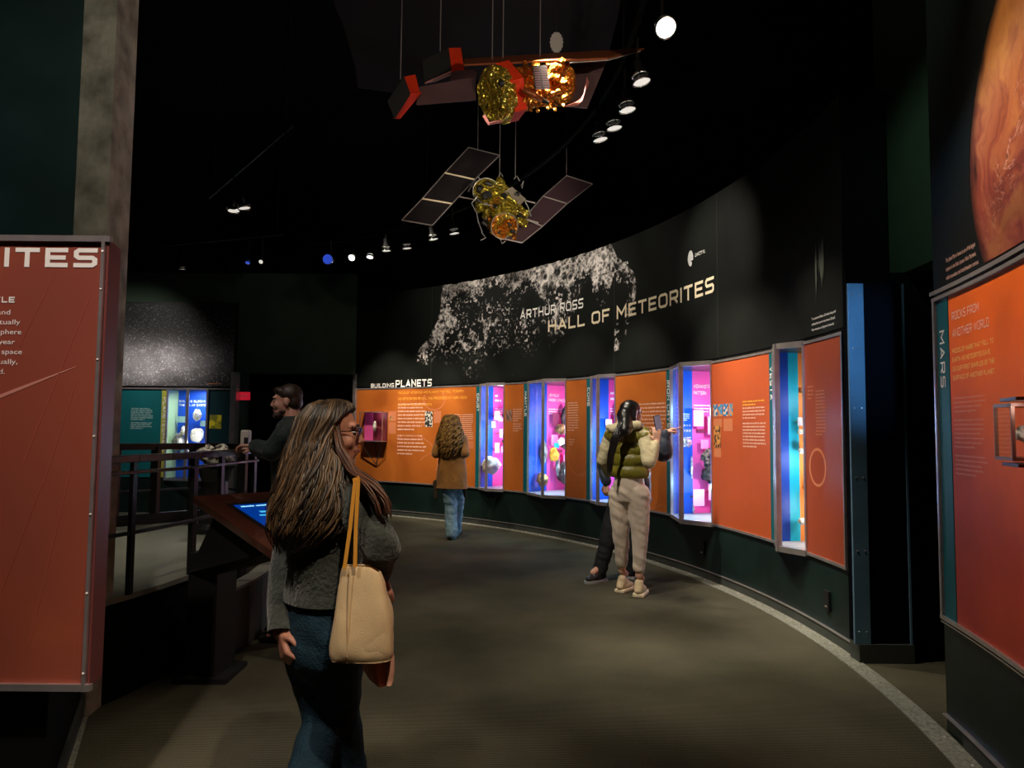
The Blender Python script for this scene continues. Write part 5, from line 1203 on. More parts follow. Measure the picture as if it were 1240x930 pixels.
# ------------------------------------------------------------------ 1 woman walking in front with the tote bag
A = lambda x, y, Y=2.5: at(x, y, Y)
w1 = empty('person', (A(392, 765).x, 2.5, 0)); tag(w1, 'woman with long wavy brown hair, dark jacket and jeans walking past with a tote bag', 'person')
HF = Fr(A(403, 527), (.97, .10, -.02)); k = .95
sR, eR, wR = A(434, 612, 2.40), A(462, 664, 2.30), A(456, 694, 2.38); sL, eL, wL = A(358, 612, 2.62), A(346, 695, 2.56), A(340, 766, 2.46)
hipR, hipL = A(404, 772, 2.46), A(378, 772, 2.56); kR, kL = A(411, 868, 2.58), A(392, 874, 2.56); aR, aL = A(424, 984, 2.62), A(362, 976, 2.40)
mb = MB(); head_prims(mb, HF, k)
mb.caps(HF(0, -.03, -.05), A(397, 600, 2.5), .052, .062); mb.caps(A(396, 612), A(392, 700), .11, .10, 16, .7, (0, 1, 0)); mb.caps(A(392, 700), A(391, 765), .10, .13, 16, .8, (0, 1, 0))
limb(mb, (A(400, 605), sR, eR, wR), (.05, .045, .036, .026)); limb(mb, (A(395, 605), sL, eL, wL), (.05, .045, .036, .026))
hand_prims(mb, wR, A(462, 716, 2.36)-wR, (-.4, 1, 0), (-1, 0, .2), (45, 50, 35), .92); hand_prims(mb, wL, A(348, 802, 2.42)-wL, (.8, .5, 0), (.4, -1, 0), (42, 48, 30), .95)
limb(mb, (hipR, kR, aR), (.08, .05, .036)); limb(mb, (hipL, kL, aL), (.08, .05, .036)); mb.caps(aR, aR+Vector((.10, .10, -.05)), .034, .03); mb.caps(aL, aL+Vector((.07, .08, -.12)), .034, .03)
finish(mb, 'body', M['skin'], w1, .0055, 3)
face_parts(HF, w1, k, M['hairbase'])
M['jacket'] = mat('dark_olive_wool_jacket', (.040, .046, .038, 1), .95, bump=(70, .6), var=(14, .45), sheen=.3)
mb = MB(); mb.caps(A(397, 604), A(394, 660), .115, .155, 18, .75, (.6, -.7, 0)); mb.caps(A(394, 660), A(384, 745), .155, .165, 18, .78, (.6, -.7, 0))
limb(mb, (A(410, 604, 2.46), sR, eR, wR-(wR-eR)*.02), (.07, .075, .078, .055)); limb(mb, (A(380, 604, 2.55), sL, eL, wL), (.07, .068, .058, .045))
mb.caps(A(398, 596), A(398, 606), .075, .09)
cut = [((0, 0, A(388, 725).z), (0.0, 0, -1))]
def jpost(c, n):
    return folds(.013, 7, 9, 3)(c, n)
# the body part is cut at the hem, the sleeves are separate so they keep their cuffs
mb2 = MB(); mb2.caps(A(395, 606), A(392, 660), .12, .150, 18, .68, (.75, .66, 0)); mb2.caps(A(392, 660), A(385, 770), .150, .162, 18, .74, (.75, .66, 0)); mb2.caps(A(398, 596), A(398, 606), .075, .09)
limb(mb2, (A(410, 604, 2.46), sR, sR+(eR-sR)*.3), (.07, .075, .075)); limb(mb2, (A(380, 604, 2.55), sL, sL+(eL-sL)*.3), (.07, .068, .066))
finish(mb2, 'jacket', M['jacket'], w1, .009, 4, jpost, cut)
mb2 = MB(); limb(mb2, (sR, eR, wR+(wR-eR)*.05), (.068, .058, .048)); finish(mb2, 'sleeve', M['jacket'], w1, .008, 4, folds(.014, 10, 12, 4), [(wR, (wR-eR))])
mb2 = MB(); limb(mb2, (sL, eL, wL), (.066, .058, .046)); finish(mb2, 'sleeve', M['jacket'], w1, .008, 4, folds(.010, 10, 12, 5), [(wL, (wL-eL))])
M['jeans'] = mat('dark_blue_denim', (.006, .030, .052, 1), .85, bump=(120, .35), var=(9, .35))
mb2 = MB(); mb2.caps(A(392, 722), A(391, 775), .135, .145, 18, .85, (.75, .66, 0)); limb(mb2, (hipR, kR, aR, aR+Vector((.005, 0, -.03))), (.105, .070, .078, .085)); limb(mb2, (hipL, kL, aL, aL+Vector((-.008, 0, -.03))), (.108, .072, .080, .088))
finish(mb2, 'jeans', M['jeans'], w1, .009, 4, folds(.008, 12, 18, 6))
for (a, d) in ((aR, (.75, .66, -.03)), (aL, (.6, .6, -.75))):
    mb2 = MB(); hd = Vector((a.x-.04*d[0], a.y-.04*d[1], 0 if a is aR else a.z-.10)); shoe(mb2, hd, d); finish(mb2, 'shoe', M['rail_dark'], w1, .008, 2)
# hair: dark volume plus wavy strands
HP = [(484, 404, 12, .04), (491, 401, 25, .075), (505, 396, 32, .092), (530, 386, 31, .090), (556, 384, 39, .095), (585, 384, 46, .10), (615, 381, 50, .10), (640, 374, 43, .09), (660, 364, 27, .05), (674, 354, 12, .02)]
ys = [p[0] for p in HP]
def HC(y): return np.interp(y, ys, [p[1] for p in HP]), np.interp(y, ys, [p[2]*(.93 if p[0] > 520 else 1) for p in HP]), np.interp(y, ys, [p[3] for p in HP])
def hpos(y, ph, s_=1.0, Y=None):
    Y = Y or float(np.interp(y, [495, 560, 640], [2.5, 2.45, 2.38])); cx, hw, dp = HC(y); c = A(cx, y, Y); return c+Vector((hw*Y/FOC*math.cos(ph)*s_, -dp*math.sin(ph)*s_, 0))
mb2 = MB(); vs = []; fs = []; n = 28
yy = [484, 488, 494, 504, 518, 535, 555, 580, 610, 635, 655, 670]
for y in yy:
    for j in range(n):
        p = hpos(y, 2*math.pi*j/n, .9)
        if 500 < y < 562: p.x = min(p.x, A(np.interp(y, [500, 515, 545, 562], [414, 404, 401, 420]), y).x)
        vs.append(p)
for i in range(len(yy)-1):
    for j in range(n): fs.append((i*n+j, i*n+(j+1) % n, (i+1)*n+(j+1) % n, (i+1)*n+j))
mb2.add(vs, fs+[tuple(range(n)), tuple(range((len(yy)-1)*n, len(yy)*n))[::-1]])
finish(mb2, 'hair', M['hairbase'], w1, .010, 6, folds(.008, 14, 5, 8, .2))
def gen1(rnd, pts):
    ph = rnd.uniform(-.55, math.pi+.55); y0 = 485+abs(rnd.gauss(0, 4)); y1 = rnd.uniform(612, 672); s_ = rnd.uniform(.93, 1.07); wv = rnd.uniform(7, 12); a0 = int(rnd.random()*5)*1.3+rnd.uniform(0, .6); am = rnd.uniform(.008, .024); out = []
    for j in range(pts):
        t = j/(pts-1); y = y0+(y1-y0)*t; p = hpos(y, ph+.25*math.sin(t*3+a0), s_)
        lim = A(np.interp(y, [480, 500, 515, 545, 562, 580], [440, 420, 408, 404, 424, 440]), y).x
        p.x = min(p.x, lim+.004*rnd.random())
        w = am*(.2+t); p += Vector((w*math.sin(a0+t*wv), w*.6*math.cos(a0+t*wv), 0)); out.append(p)
    return out, rnd.uniform(.7, 1.5)
strands('hair_strands', M['hair'], w1, gen1, 620, 3, r=.0036, pts=30, cols=((.008, .005, .0035), (.15, .085, .038)))
def gen1b(rnd, pts):
    a0 = rnd.uniform(0, 6.3); out = []; o_ = Vector((rnd.uniform(-.012, .012), rnd.uniform(-.02, .02), rnd.uniform(-.008, .008)))
    ctrl = [A(404, 500, 2.45), A(412, 545, 2.42), A(428, 572, 2.36), A(448, 588, 2.31), A(462, 606, 2.29), A(466, 622, 2.29)]
    for j in range(pts):
        t = j/(pts-1)*(len(ctrl)-1); i = min(int(t), len(ctrl)-2); out.append(ctrl[i].lerp(ctrl[i+1], t-i)+o_*(.4+t*.3)+Vector((.004*math.sin(a0+t*2), 0, .004*math.cos(a0+t*2))))
    return out, rnd.uniform(.7, 1.3)
strands('front_hair_lock', M['hair'], w1, gen1b, 46, 5, r=.0045, cols=((.05, .02, .012), (.25, .10, .05)))
# glasses
M['lensglass'] = glass_mat('tinted_glass', (.55, .6, .9, 1)); gl = MB()
for s_ in (-1, 1): gl.tube([HF(s_*(.034+.020*math.cos(a))*k, .098*k, (.014+.017*math.sin(a))*k) for a in np.linspace(0, 2*math.pi, 17)], .0022, 6)
gl.bar(HF(-.016*k, .103*k, .018*k), HF(.016*k, .103*k, .018*k), .003)
for s_ in (-1, 1): gl.bar(HF(s_*.055*k, .098*k, .018*k), HF(s_*.078*k, -.0*k, .014*k), .003)
g_ = empty('glasses', HF(0, .1, .014)); tag(g_, 'dark rimmed glasses worn by the woman with the tote bag', 'glasses'); gl.build('frame', M['pupil'], g_)
for s_ in (-1, 1): MB().ell(HF(s_*.034*k, .098*k, .014*k), (.018, .001, .015), HF.m).build('lens', M['lensglass'], g_)
# tote bag
tb = empty('tote_bag', A(440, 740, 2.26)); tag(tb, 'cream canvas tote bag with yellow straps hanging from the walking woman', 'tote bag')
M['canvas'] = mat('cream_canvas', (.78, .56, .32, 1), .9, bump=(220, .12), var=(4, .12)); M['strap'] = mat('mustard_strap', (.70, .30, .03, 1), .6)
B = lambda x, y, Y=2.26: at(x, y, Y)
prof = [(684, 438, 22, .018), (692, 438, 24, .028), (715, 439, 29, .042), (745, 440, 34.5, .055), (775, 439, 38, .06), (790, 438.5, 38.5, .06), (797, 438.5, 35, .05)]
mb2 = MB(); vs = []; fs = []; n = 32
for (y, cx, hw, dp) in prof:
    for j in range(n):
        a = 2*math.pi*j/n; ca, sa = math.cos(a), math.sin(a); se = lambda v: math.copysign(abs(v)**.55, v)
        wr = 1+.02*math.sin(a*5+y*.08); sag = 0 if y > 700 else (9*max(0, ca-.1) if y < 688 else 4*max(0, ca))
        vs.append(B(cx+hw*se(ca)*wr, y+sag)+Vector((0, -dp*se(sa)*wr, 0)))
for i in range(len(prof)-1):
    for j in range(n): fs.append((i*n+j, i*n+(j+1) % n, (i+1)*n+(j+1) % n, (i+1)*n+j))
fs.append(tuple(range((len(prof)-1)*n, len(prof)*n))[::-1]); mb2.add(vs, fs)
o_ = mb2.build('bag_body', M['canvas'], tb, smooth=True); sd = o_.modifiers.new('s', 'SOLIDIFY'); sd.thickness = .004; sb = o_.modifiers.new('sub', 'SUBSURF'); sb.levels = 2; sb.render_levels = 2
dt = bpy.data.textures.new('cloth_clouds', 'CLOUDS'); dt.noise_scale = .12; dm = o_.modifiers.new('d', 'DISPLACE'); dm.texture = dt; dm.strength = .016; dm.mid_level = .5
MB().tube([B(424, 686, 2.215), B(422, 720, 2.205), B(421, 760, 2.195), B(420, 796, 2.20)], .0022, 6).build('seam', M['canvas'], tb)
for (a, b, c_, Yb) in (((417, 689), (424, 640), (430, 583), 2.22), ((430, 687), (431, 640), (434, 581), 2.215)):
    mb2 = MB(); pts = [B(*a, Yb), B(*b, Yb+.02), B(*c_, Yb+.04), A(c_[0]-2, c_[1]-6, 2.38), A(c_[0]-8, c_[1]+2, 2.48)]
    for p, q in zip(pts, pts[1:]): mb2.bar(p, q, .0115, .004, up=(0, -1, .2))
    mb2.build('strap', M['strap'], tb)
# pink cloth below the bag
cl = MB(); M['salmon'] = mat('salmon_cloth', (.78, .40, .28, 1), .85, var=(8, .25)); pts = []
for y, cx, hw in ((776, 458, 15), (795, 458, 19), (810, 459, 18), (822, 462, 14), (829, 465, 9)):
    pts.append((y, cx, hw))
vs = []; fs = []; n = 24
for (y, cx, hw) in pts:
    for j in range(n):
        a = 2*math.pi*j/n; vs.append(at(cx+hw*math.cos(a)*(1+.15*math.sin(3*a)), y, 2.33)+Vector((0, -.022*math.sin(a)*(1+.3*math.sin(4*a)), 0)))
for i in range(len(pts)-1):
    for j in range(n): fs.append((i*n+j, i*n+(j+1) % n, (i+1)*n+(j+1) % n, (i+1)*n+j))
cl.add(vs, fs+[tuple(range(n)), tuple(range((len(pts)-1)*n, len(pts)*n))[::-1]]); c_ = cl.build('scarf', M['salmon'], smooth=True); tag(c_, 'salmon pink cloth dangling below the cream tote bag', 'scarf')

# ------------------------------------------------------------------ 2 bearded man leaning on the handrail
A = lambda x, y, Y=5.2: at(x, y, Y)
w2 = empty('person', (A(352, 600).x, 5.2, 0)); tag(w2, 'bearded man in a dark green jacket leaning on the handrail', 'person')
HF = Fr(A(347, 487), (-.98, -.18, -.06)); k = 1.0
sN, eN, wN = A(352, 524, 5.02), A(328, 547, 4.98), A(308, 540, 5.10); sF, eF, wF = A(350, 522, 5.38), A(328, 545, 5.42), A(310, 544, 5.34)
hN, hFr = A(356, 604, 5.10), A(354, 604, 5.28); kN, kF = A(354, 676, 5.08), A(350, 676, 5.3)
aN, aF = Vector((A(356, 740).x, 5.08, .09)), Vector((A(350, 740).x, 5.32, .09))
mb = MB(); head_prims(mb, HF, k, 1.1); mb.caps(HF(0, -.03, -.06), A(356, 518), .06, .07); mb.caps(A(354, 530), A(355, 590), .15, .13, 16, .8, (1, 0, 0)); mb.caps(A(355, 590), A(355, 606), .13, .14)
limb(mb, (A(355, 522), sN, eN, wN), (.07, .055, .042, .03)); limb(mb, (A(355, 522), sF, eF, wF), (.07, .055, .042, .03))
hand_prims(mb, wN, (-1, .1, .02), (0, 0, -1), (0, 1, 0), (25, 40, 30)); hand_prims(mb, wF, (-1, -.1, -.02), (0, 0, -1), (0, -1, 0), (25, 40, 30))
limb(mb, (hN, kN, aN), (.09, .06, .04)); limb(mb, (hFr, kF, aF), (.09, .06, .04)); mb.caps(aN, aN+Vector((-.12, 0, -.05)), .04, .035); mb.caps(aF, aF+Vector((-.12, 0, -.05)), .04, .035)
finish(mb, 'body', M['skin_l'], w2, .007, 3); face_parts(HF, w2, k, M['hairbase'])
mb = MB(); e = lambda c, r: mb.ell(HF(*c), r, HF.m, 20, 14)
e((0, -.022, .048), (.082, .098, .088)); e((0, -.055, .0), (.078, .062, .075)); e((0, .045, .085), (.06, .045, .03))
finish(mb, 'hair', M['hairbase'], w2, .008, 4, folds(.004, 40, 30, 4), [(HF(0, 0, -.055), -HF.u)])
M['beard'] = mat('greying_brown_beard', (.12, .075, .06, 1), .8, bump=(80, .8), var=(30, .5))
mb = MB(); e((0, .050, -.086), (.048, .046, .032)); e((0, .024, -.066), (.064, .044, .026)); mb.caps(HF(-.03, .092, -.040), HF(.03, .092, -.040), .008, .008); e((0, .080, -.095), (.026, .022, .022)); finish(mb, 'beard', M['beard'], w2, .006, 3, folds(.002, 60, 60, 2))
M['gjacket'] = mat('dark_green_jacket', (.014, .030, .024, 1), .7, bump=(30, .4), sheen=.2)
mb = MB(); mb.caps(A(355, 526), A(354, 560), .15, .175, 16, .85, (1, 0, 0)); mb.caps(A(354, 560), A(355, 612), .175, .17, 16, .85, (1, 0, 0)); mb.caps(A(354, 516), A(354, 522), .085, .1)
limb(mb, (A(355, 522), sN, eN, wN+(eN-wN)*.1), (.09, .09, .07, .055)); limb(mb, (A(355, 522), sF, eF, wF+(eF-wF)*.1), (.09, .09, .07, .055))
finish(mb, 'jacket', M['gjacket'], w2, .010, 4, folds(.012, 9, 12, 12)); MB().plate([HF(.035, .035, -.14), HF(-.035, .035, -.14), HF(-.012, .068, -.20), HF(.012, .068, -.20)], .01).build('shirt_collar', M['ink_white'], w2)
M['dtrousers'] = mat('black_trousers', (.008, .009, .011, 1), .85, bump=(40, .3))
mb = MB(); mb.caps(A(355, 596), A(355, 608), .15, .155); limb(mb, (hN, kN, aN), (.105, .08, .065)); limb(mb, (hFr, kF, aF), (.105, .08, .065)); finish(mb, 'trousers', M['dtrousers'], w2, .011, 4, folds(.008, 10, 14, 3))
for a in (aN, aF): mb = MB(); shoe(mb, (a.x+.06, a.y, 0), (-1, 0, 0), .28); finish(mb, 'shoe', M['rail_dark'], w2, .009, 2)

# ------------------------------------------------------------------ 3 woman with curly hair by the first panel
A = lambda x, y, Y=9.8: at(x, y, Y)
w3 = empty('person', (A(547, 640).x, 9.8, 0)); tag(w3, 'woman with long curly golden hair and tan coat facing the BUILDING PLANETS panel', 'person')
fd = Vector((.25, .97, 0)); HF = Fr(A(547, 511.5), fd)
sL, eL, wL = A(534, 532), A(528, 549, 9.75), A(536, 541, 10.05); sR, eR, wR = A(560, 532), A(564, 549, 9.7), A(557, 541, 10.0)
hL, hR = A(542, 583), A(554, 583); kL, kR = A(546, 612, 9.85), A(555, 611, 10.0); aL, aR = Vector((A(547, 640, 9.75).x, 9.75, .09)), Vector((A(551, 640, 10.1).x, 10.12, .09))
mb = MB(); head_prims(mb, HF, .95); mb.caps(HF(0, -.02, -.05), A(547, 528), .05, .06); mb.caps(A(547, 536), A(548, 570), .13, .11, 16, .7, fd); mb.caps(A(548, 570), A(548, 584), .11, .13, 16, .8, fd)
limb(mb, (A(547, 530), sL, eL, wL), (.06, .05, .04, .027)); limb(mb, (A(547, 530), sR, eR, wR), (.06, .05, .04, .027)); hand_prims(mb, wL, (.5, .6, .3), (0, 0, 1), (1, 0, 0)); hand_prims(mb, wR, (-.5, .6, .3), (0, 0, 1), (-1, 0, 0))
limb(mb, (hL, kL, aL), (.08, .052, .036)); limb(mb, (hR, kR, aR), (.08, .052, .036)); mb.caps(aL, aL+Vector((.02, .11, -.05)), .034, .03); mb.caps(aR, aR+Vector((.05, .11, -.05)), .034, .03)
finish(mb, 'body', M['skin_l'], w3, .009, 2)
M['tan'] = mat('tan_suede_coat', (.30, .125, .022, 1), .8, bump=(25, .4), var=(6, .3), sheen=.3)
mb = MB(); mb.caps(A(547, 531), A(547, 556), .15, .19, 18, .62, fd); mb.caps(A(547, 556), A(547, 606), .19, .25, 18, .62, fd); limb(mb, (A(547, 530), sL, eL), (.08, .075, .065)); limb(mb, (eL, wL), (.065, .05)); limb(mb, (A(547, 530), sR, eR), (.08, .075, .065)); limb(mb, (eR, wR), (.065, .05))
finish(mb, 'coat', M['tan'], w3, .012, 4, folds(.016, 9, 3, 9, .1), [((0, 0, A(547, 591).z), (0, 0, -1))])
M['coatlining'] = mat('dark_undercoat', (.05, .035, .02, 1), .85)
mb = MB(); mb.caps(A(528, 585), A(528, 603), .05, .03, 12, .5, fd); mb.caps(A(562, 585), A(563, 602), .04, .02, 12, .5, fd); finish(mb, 'coat_tail', M['coatlining'], w3, .01, 3)
M['ljeans'] = mat('light_blue_denim', (.20, .33, .42, 1), .85, bump=(40, .4), var=(12, .35))
mb = MB(); mb.caps(A(548, 575), A(548, 585), .13, .14, 16, .8, fd); limb(mb, (hL, kL, aL-Vector((0, 0, .02))), (.105, .085, .085)); limb(mb, (hR, kR, aR-Vector((0, 0, .02))), (.105, .08, .085)); finish(mb, 'jeans', M['ljeans'], w3, .011, 4, folds(.012, 12, 18, 5))
for a, d in ((aL, (.1, 1, 0)), (aR, (.4, .9, 0))): mb = MB(); shoe(mb, (a.x-.02, a.y-.07, 0), d, .25, .045); finish(mb, 'shoe', M['rail_dark'], w3, .009, 2)
ctr = lambda z: HF.o+Vector((-.01, -.03, z))
HW = [(.11, .05), (.08, .095), (.02, .125), (-.06, .15), (-.16, .185), (-.28, .20), (-.40, .19), (-.50, .13)]
mb = MB(); vs = []; n = 24
for z, r in HW:
    for j in range(n):
        a = 2*math.pi*j/n; vs.append(ctr(z)+Vector((r*.9*math.cos(a), -max(-.02 if z < .02 else -.3, math.sin(a))*r*.75, 0)))
mb.add(vs, [(i*n+j, i*n+(j+1) % n, (i+1)*n+(j+1) % n, (i+1)*n+j) for i in range(len(HW)-1) for j in range(n)]+[tuple(range(n)), tuple(range((len(HW)-1)*n, len(HW)*n))[::-1]])
finish(mb, 'hair', mat('golden_brown_hair', (.10, .05, .014, 1), .6), w3, .012, 4, folds(.012, 25, 25, 4))
def gen3(rnd, pts):
    ph = rnd.uniform(-.1, math.pi+.1); z1 = rnd.uniform(-.35, -.52); a0 = rnd.uniform(0, 6.3); fr = rnd.uniform(30, 45); out = []
    for j in range(pts):
        t = j/(pts-1); z = .10+(z1-.10)*t; r = np.interp(-z, [-p[0] for p in HW], [p[1] for p in HW])*1.02
        out.append(ctr(z)+Vector((r*.9*math.cos(ph)+.014*math.sin(a0+fr*t), -math.sin(ph)*r*.78+.014*math.cos(a0+fr*t), 0)))
    return out, rnd.uniform(.8, 1.3)
strands('curls', M['hairgold'], w3, gen3, 110, 9, r=.009, pts=46, cols=((.12, .05, .012), (.48, .28, .06)))

# ------------------------------------------------------------------ 4 woman in the olive quilted vest
A = lambda x, y, Y=6.6: at(x, y, Y)
w4 = empty('person', (A(762, 690).x, 6.6, 0)); tag(w4, 'woman with long black hair, olive quilted vest and beige trousers filming a showcase', 'person')
fd = Vector((.62, .78, 0)); sdv = Vector((.78, -.62, 0)); HF = Fr(A(765, 502), (.90, .42, -.05))
sL, eL, wL = A(741, 527, 6.72), A(731, 556, 6.75), A(738, 574, 6.86); sR, eR, wR = A(781, 527, 6.5), A(786, 559, 6.36), A(795, 535, 6.42)
hL, hR = A(751, 598, 6.66), A(773, 598, 6.54); kL, kR = A(752, 643, 6.66), A(775, 645, 6.55); aL, aR = A(753, 691, 6.72), A(774, 697, 6.55)
mb = MB(); head_prims(mb, HF, .97); mb.caps(HF(0, -.025, -.05), A(762, 520), .052, .06); mb.caps(A(762, 530), A(762, 570), .13, .11, 16, .7, fd); mb.caps(A(762, 570), A(762, 596), .11, .13, 16, .8, fd)
limb(mb, (A(762, 522), sL, eL, wL), (.06, .05, .04, .027)); limb(mb, (A(762, 522), sR, eR, wR), (.06, .05, .04, .027))
hand_prims(mb, wR, (.05, .08, 1), (-.1, 1, 0), (-1, -.1, 0), (18, 42, 32), 1.0); hand_prims(mb, wL, (.5, .7, -.2), (0, 0, 1), (1, 0, 0))
limb(mb, (hL, kL, aL), (.085, .056, .036)); limb(mb, (hR, kR, aR), (.085, .056, .036)); mb.caps(aL, aL+Vector((.05, .10, -.05)), .034, .03); mb.caps(aR, aR+Vector((.04, .10, -.05)), .034, .03)
finish(mb, 'body', M['skin_l'], w4, .0065, 2); face_parts(HF, w4, .97, M['hairblack'])
M['olive'] = mat('olive_quilted_nylon', (.15, .13, .012, 1), .42, bump=(22, .5), spec=.5); M['cream'] = mat('cream_fleece', (.50, .43, .27, 1), .9, bump=(40, .4))
zt, zb = A(762, 517).z, A(762, 578).z
def quilt(c, n):
    c = folds(.008, 14, 14, 5)(c, n); u = (c[:, 2]-zb)/(zt-zb)*4.3; d = np.abs(np.sin(np.pi*u))**.55; hz_ = 1-np.abs(n[:, 2])*.5
    return c+n*((d-.55)*.024*hz_)[:, None]
mb = MB(); mb.caps(A(762, 524), A(762, 552), .145, .185, 20, .72, fd); mb.caps(A(762, 552), A(763, 590), .185, .195, 20, .74, fd); mb.caps(sL, A(750, 530), .075, .1); mb.caps(sR, A(772, 530), .075, .1)
finish(mb, 'vest', M['olive'], w4, .008, 3, quilt, [((0, 0, zb), (0, 0, -1))])
mb = MB(); limb(mb, (sR, eR, wR+(eR-wR)*.12), (.070, .064, .042)); finish(mb, 'sleeve', M['cream'], w4, .008, 4, folds(.012, 14, 16, 2))
mb = MB(); limb(mb, (sL, eL, wL+(eL-wL)*.12), (.080, .068, .046)); finish(mb, 'sleeve', M['cream'], w4, .008, 4, folds(.010, 14, 16, 3))
mb = MB(); mb.caps(A(738, 518, 6.58), A(772, 515, 6.48), .04, .04); mb.ell(A(752, 520, 6.49), (.115, .05, .055)); mb.caps(A(752, 515, 6.52), A(762, 512, 6.56), .05, .05); finish(mb, 'hood', M['cream'], w4, .008, 4, folds(.012, 14, 14, 7))
M['beige'] = mat('beige_satin_trousers', (.56, .46, .37, 1), .5, bump=(14, .5, (1, 1, .35)), sheen=.2)
mb = MB(); mb.caps(A(762, 576), A(762, 596), .142, .155, 18, .85, fd); limb(mb, (hL, kL, A(753, 681, 6.70)), (.110, .080, .058)); limb(mb, (hR, kR, A(774, 687, 6.55)), (.110, .080, .058))
finish(mb, 'trousers', M['beige'], w4, .009, 3, folds(.011, 13, 5, 8, 1.6))
M['beigeshoe'] = mat('cream_sneaker', (.62, .48, .30, 1), .6, bump=(30, .3)); M['solew'] = mat('cream_sole', (.80, .66, .46, 1), .5)
for a, d in ((aL, (.55, .8, 0)), (aR, (.35, .93, 0))):
    h = Vector((a.x-.05*d[0], a.y-.05*d[1], .0)); mb = MB(); shoe(mb, h+Vector((0, 0, .02)), d, .26, .052, .075)
    o_ = finish(mb, 'shoe', M['beigeshoe'], w4, .007, 2, folds(.004, 30, 30, 1)); mb = MB(); sole(mb, h, d, .285, .062, .035); mb.build('sole', M['solew'], o_, bevel=.01)
mb = MB(); e = lambda c, r: mb.ell(HF(*c), r, HF.m, 20, 14)
e((0, -.022, .040), (.084, .104, .094)); e((0, -.05, -.02), (.080, .065, .09)); e((0, -.075, -.09), (.07, .05, .09))
for s_ in (-1, 1): mb.caps(HF(s_*.068, -.022, .03), HF(s_*.075, -.035, -.15), .028, .026)
mb.caps(HF(0, -.08, -.02), A(757, 521, 6.40), .075, .055); mb.caps(A(757, 519, 6.42), A(746, 532, 6.40), .05, .035)
finish(mb, 'hair', M['hairblack'], w4, .007, 4, folds(.003, 40, 5, 4, 0))
def gen4(rnd, pts):
    a = rnd.random()*.6-.15; out = []; w = rnd.uniform(-.012, .012)
    x0 = 750+12*rnd.random(); ctrl = [HF(0, -.02, .12), HF(-.05-.03*rnd.random(), -.09, .03), A(751+10*a, 513, 6.40), A(743+12*a, 530, 6.37), A(738+10*a, 552, 6.40), A(737+8*a, 576-16*rnd.random(), 6.43)]
    for j in range(pts):
        t = j/(pts-1)*(len(ctrl)-1); i = min(int(t), len(ctrl)-2); out.append(ctrl[i].lerp(ctrl[i+1], t-i)+Vector((w, w*.3, 0)))
    return out, 1.0
strands('long_hair', M['hairblack'], w4, gen4, 120, 2, r=.005, pts=24)
bl = MB().tube([A(790.5+2.6*math.cos(a)*1.5, 538.5+2*math.sin(a)*1.0, 6.41-.035*math.sin(a)) for a in np.linspace(0, 2*math.pi, 15)], .008, 8).build('watch', M['lamp_body'], w4)
ph = empty('phone', A(796, 513, 6.42)); tag(ph, 'dark phone held up by the woman in the olive vest', 'phone')
mt = Matrix.Rotation(R_(28), 3, 'Z') @ Matrix.Rotation(R_(-12), 3, 'Y'); MB().box(A(796.5, 513, 6.44), (.075, .010, .15), mt).build('case', M['lamp_body'], ph, bevel=.004); MB().box(A(796.5, 513, 6.44)+mt @ Vector((0, -.0065, 0)), (.068, .002, .14), mt).build('screen', mat('phone_screen', (.05, .04, .06, 1), .1, emit=((.5, .4, .55, 1), .25)), ph)

# ------------------------------------------------------------------ 5 companion pointing at the showcase
A = lambda x, y, Y=7.3: at(x, y, Y)
w5 = empty('person', (A(760, 690).x, 7.3, 0)); tag(w5, 'person in navy jacket and black trousers pointing at the showcase, hidden behind the vest', 'person')
fd = Vector((.8, .6, 0)); HF = Fr(A(761, 506, 7.32), (.85, .5, 0))
sL, eL, wL = A(742, 532, 7.32), A(731, 562, 7.24), A(734, 586, 7.17); sR, eR, wR = A(783, 531, 7.17), A(804, 549, 7.07), A(806, 523, 7.07)
hL, hR = A(750, 602, 7.32), A(772, 602, 7.22); kL, kR = A(738, 645, 7.22), A(775, 648, 7.27); aL, aR = A(727, 686, 7.20), A(765, 690, 7.37)
mb = MB(); head_prims(mb, HF, .98); mb.caps(HF(0, -.025, -.05), A(761, 524), .055, .065); mb.caps(A(762, 535), A(762, 575), .14, .12, 16, .7, fd); mb.caps(A(762, 575), A(762, 600), .12, .135, 16, .8, fd)
limb(mb, (A(762, 527), sL, eL, wL), (.06, .052, .042, .03)); limb(mb, (A(762, 527), sR, eR, wR), (.06, .052, .042, .03))
hand_prims(mb, wL, (.0, -.1, -1), (.6, .6, 0), (.6, .7, 0), (38, 45, 30)); hand_prims(mb, wR, (.95, .05, .38), (.2, .1, -1), (-.1, -.6, .5), (60, 70, 50), 1.0, index=(4, 4, 3))
limb(mb, (hL, kL, aL), (.085, .058, .04)); limb(mb, (hR, kR, aR), (.085, .058, .04)); mb.caps(aL, aL+Vector((-.08, -.06, -.05)), .036, .03); mb.caps(aR, aR+Vector((.05, .1, -.05)), .036, .03)
finish(mb, 'body', M['skin_l'], w5, .007, 2)
mb = MB(); mb.ell(HF(0, -.022, .040), (.080, .098, .088), HF.m); mb.ell(HF(0, -.05, -.01), (.076, .06, .075), HF.m); finish(mb, 'hair', M['hairblack'], w5, .009, 3)
M['navyj'] = mat('navy_jacket', (.012, .022, .045, 1), .6, bump=(25, .4), sheen=.2)
mb = MB(); mb.caps(A(765, 531), A(768, 560), .15, .18, 18, .75, fd); mb.caps(A(768, 560), A(769, 603), .18, .175, 18, .78, fd)
limb(mb, (A(762, 527), sL, eL, wL+(eL-wL)*.12), (.085, .082, .07, .052)); limb(mb, (A(762, 527), sR, eR, wR+(eR-wR)*.15), (.085, .085, .088, .06)); finish(mb, 'jacket', M['navyj'], w5, .009, 4, folds(.014, 12, 14, 21))
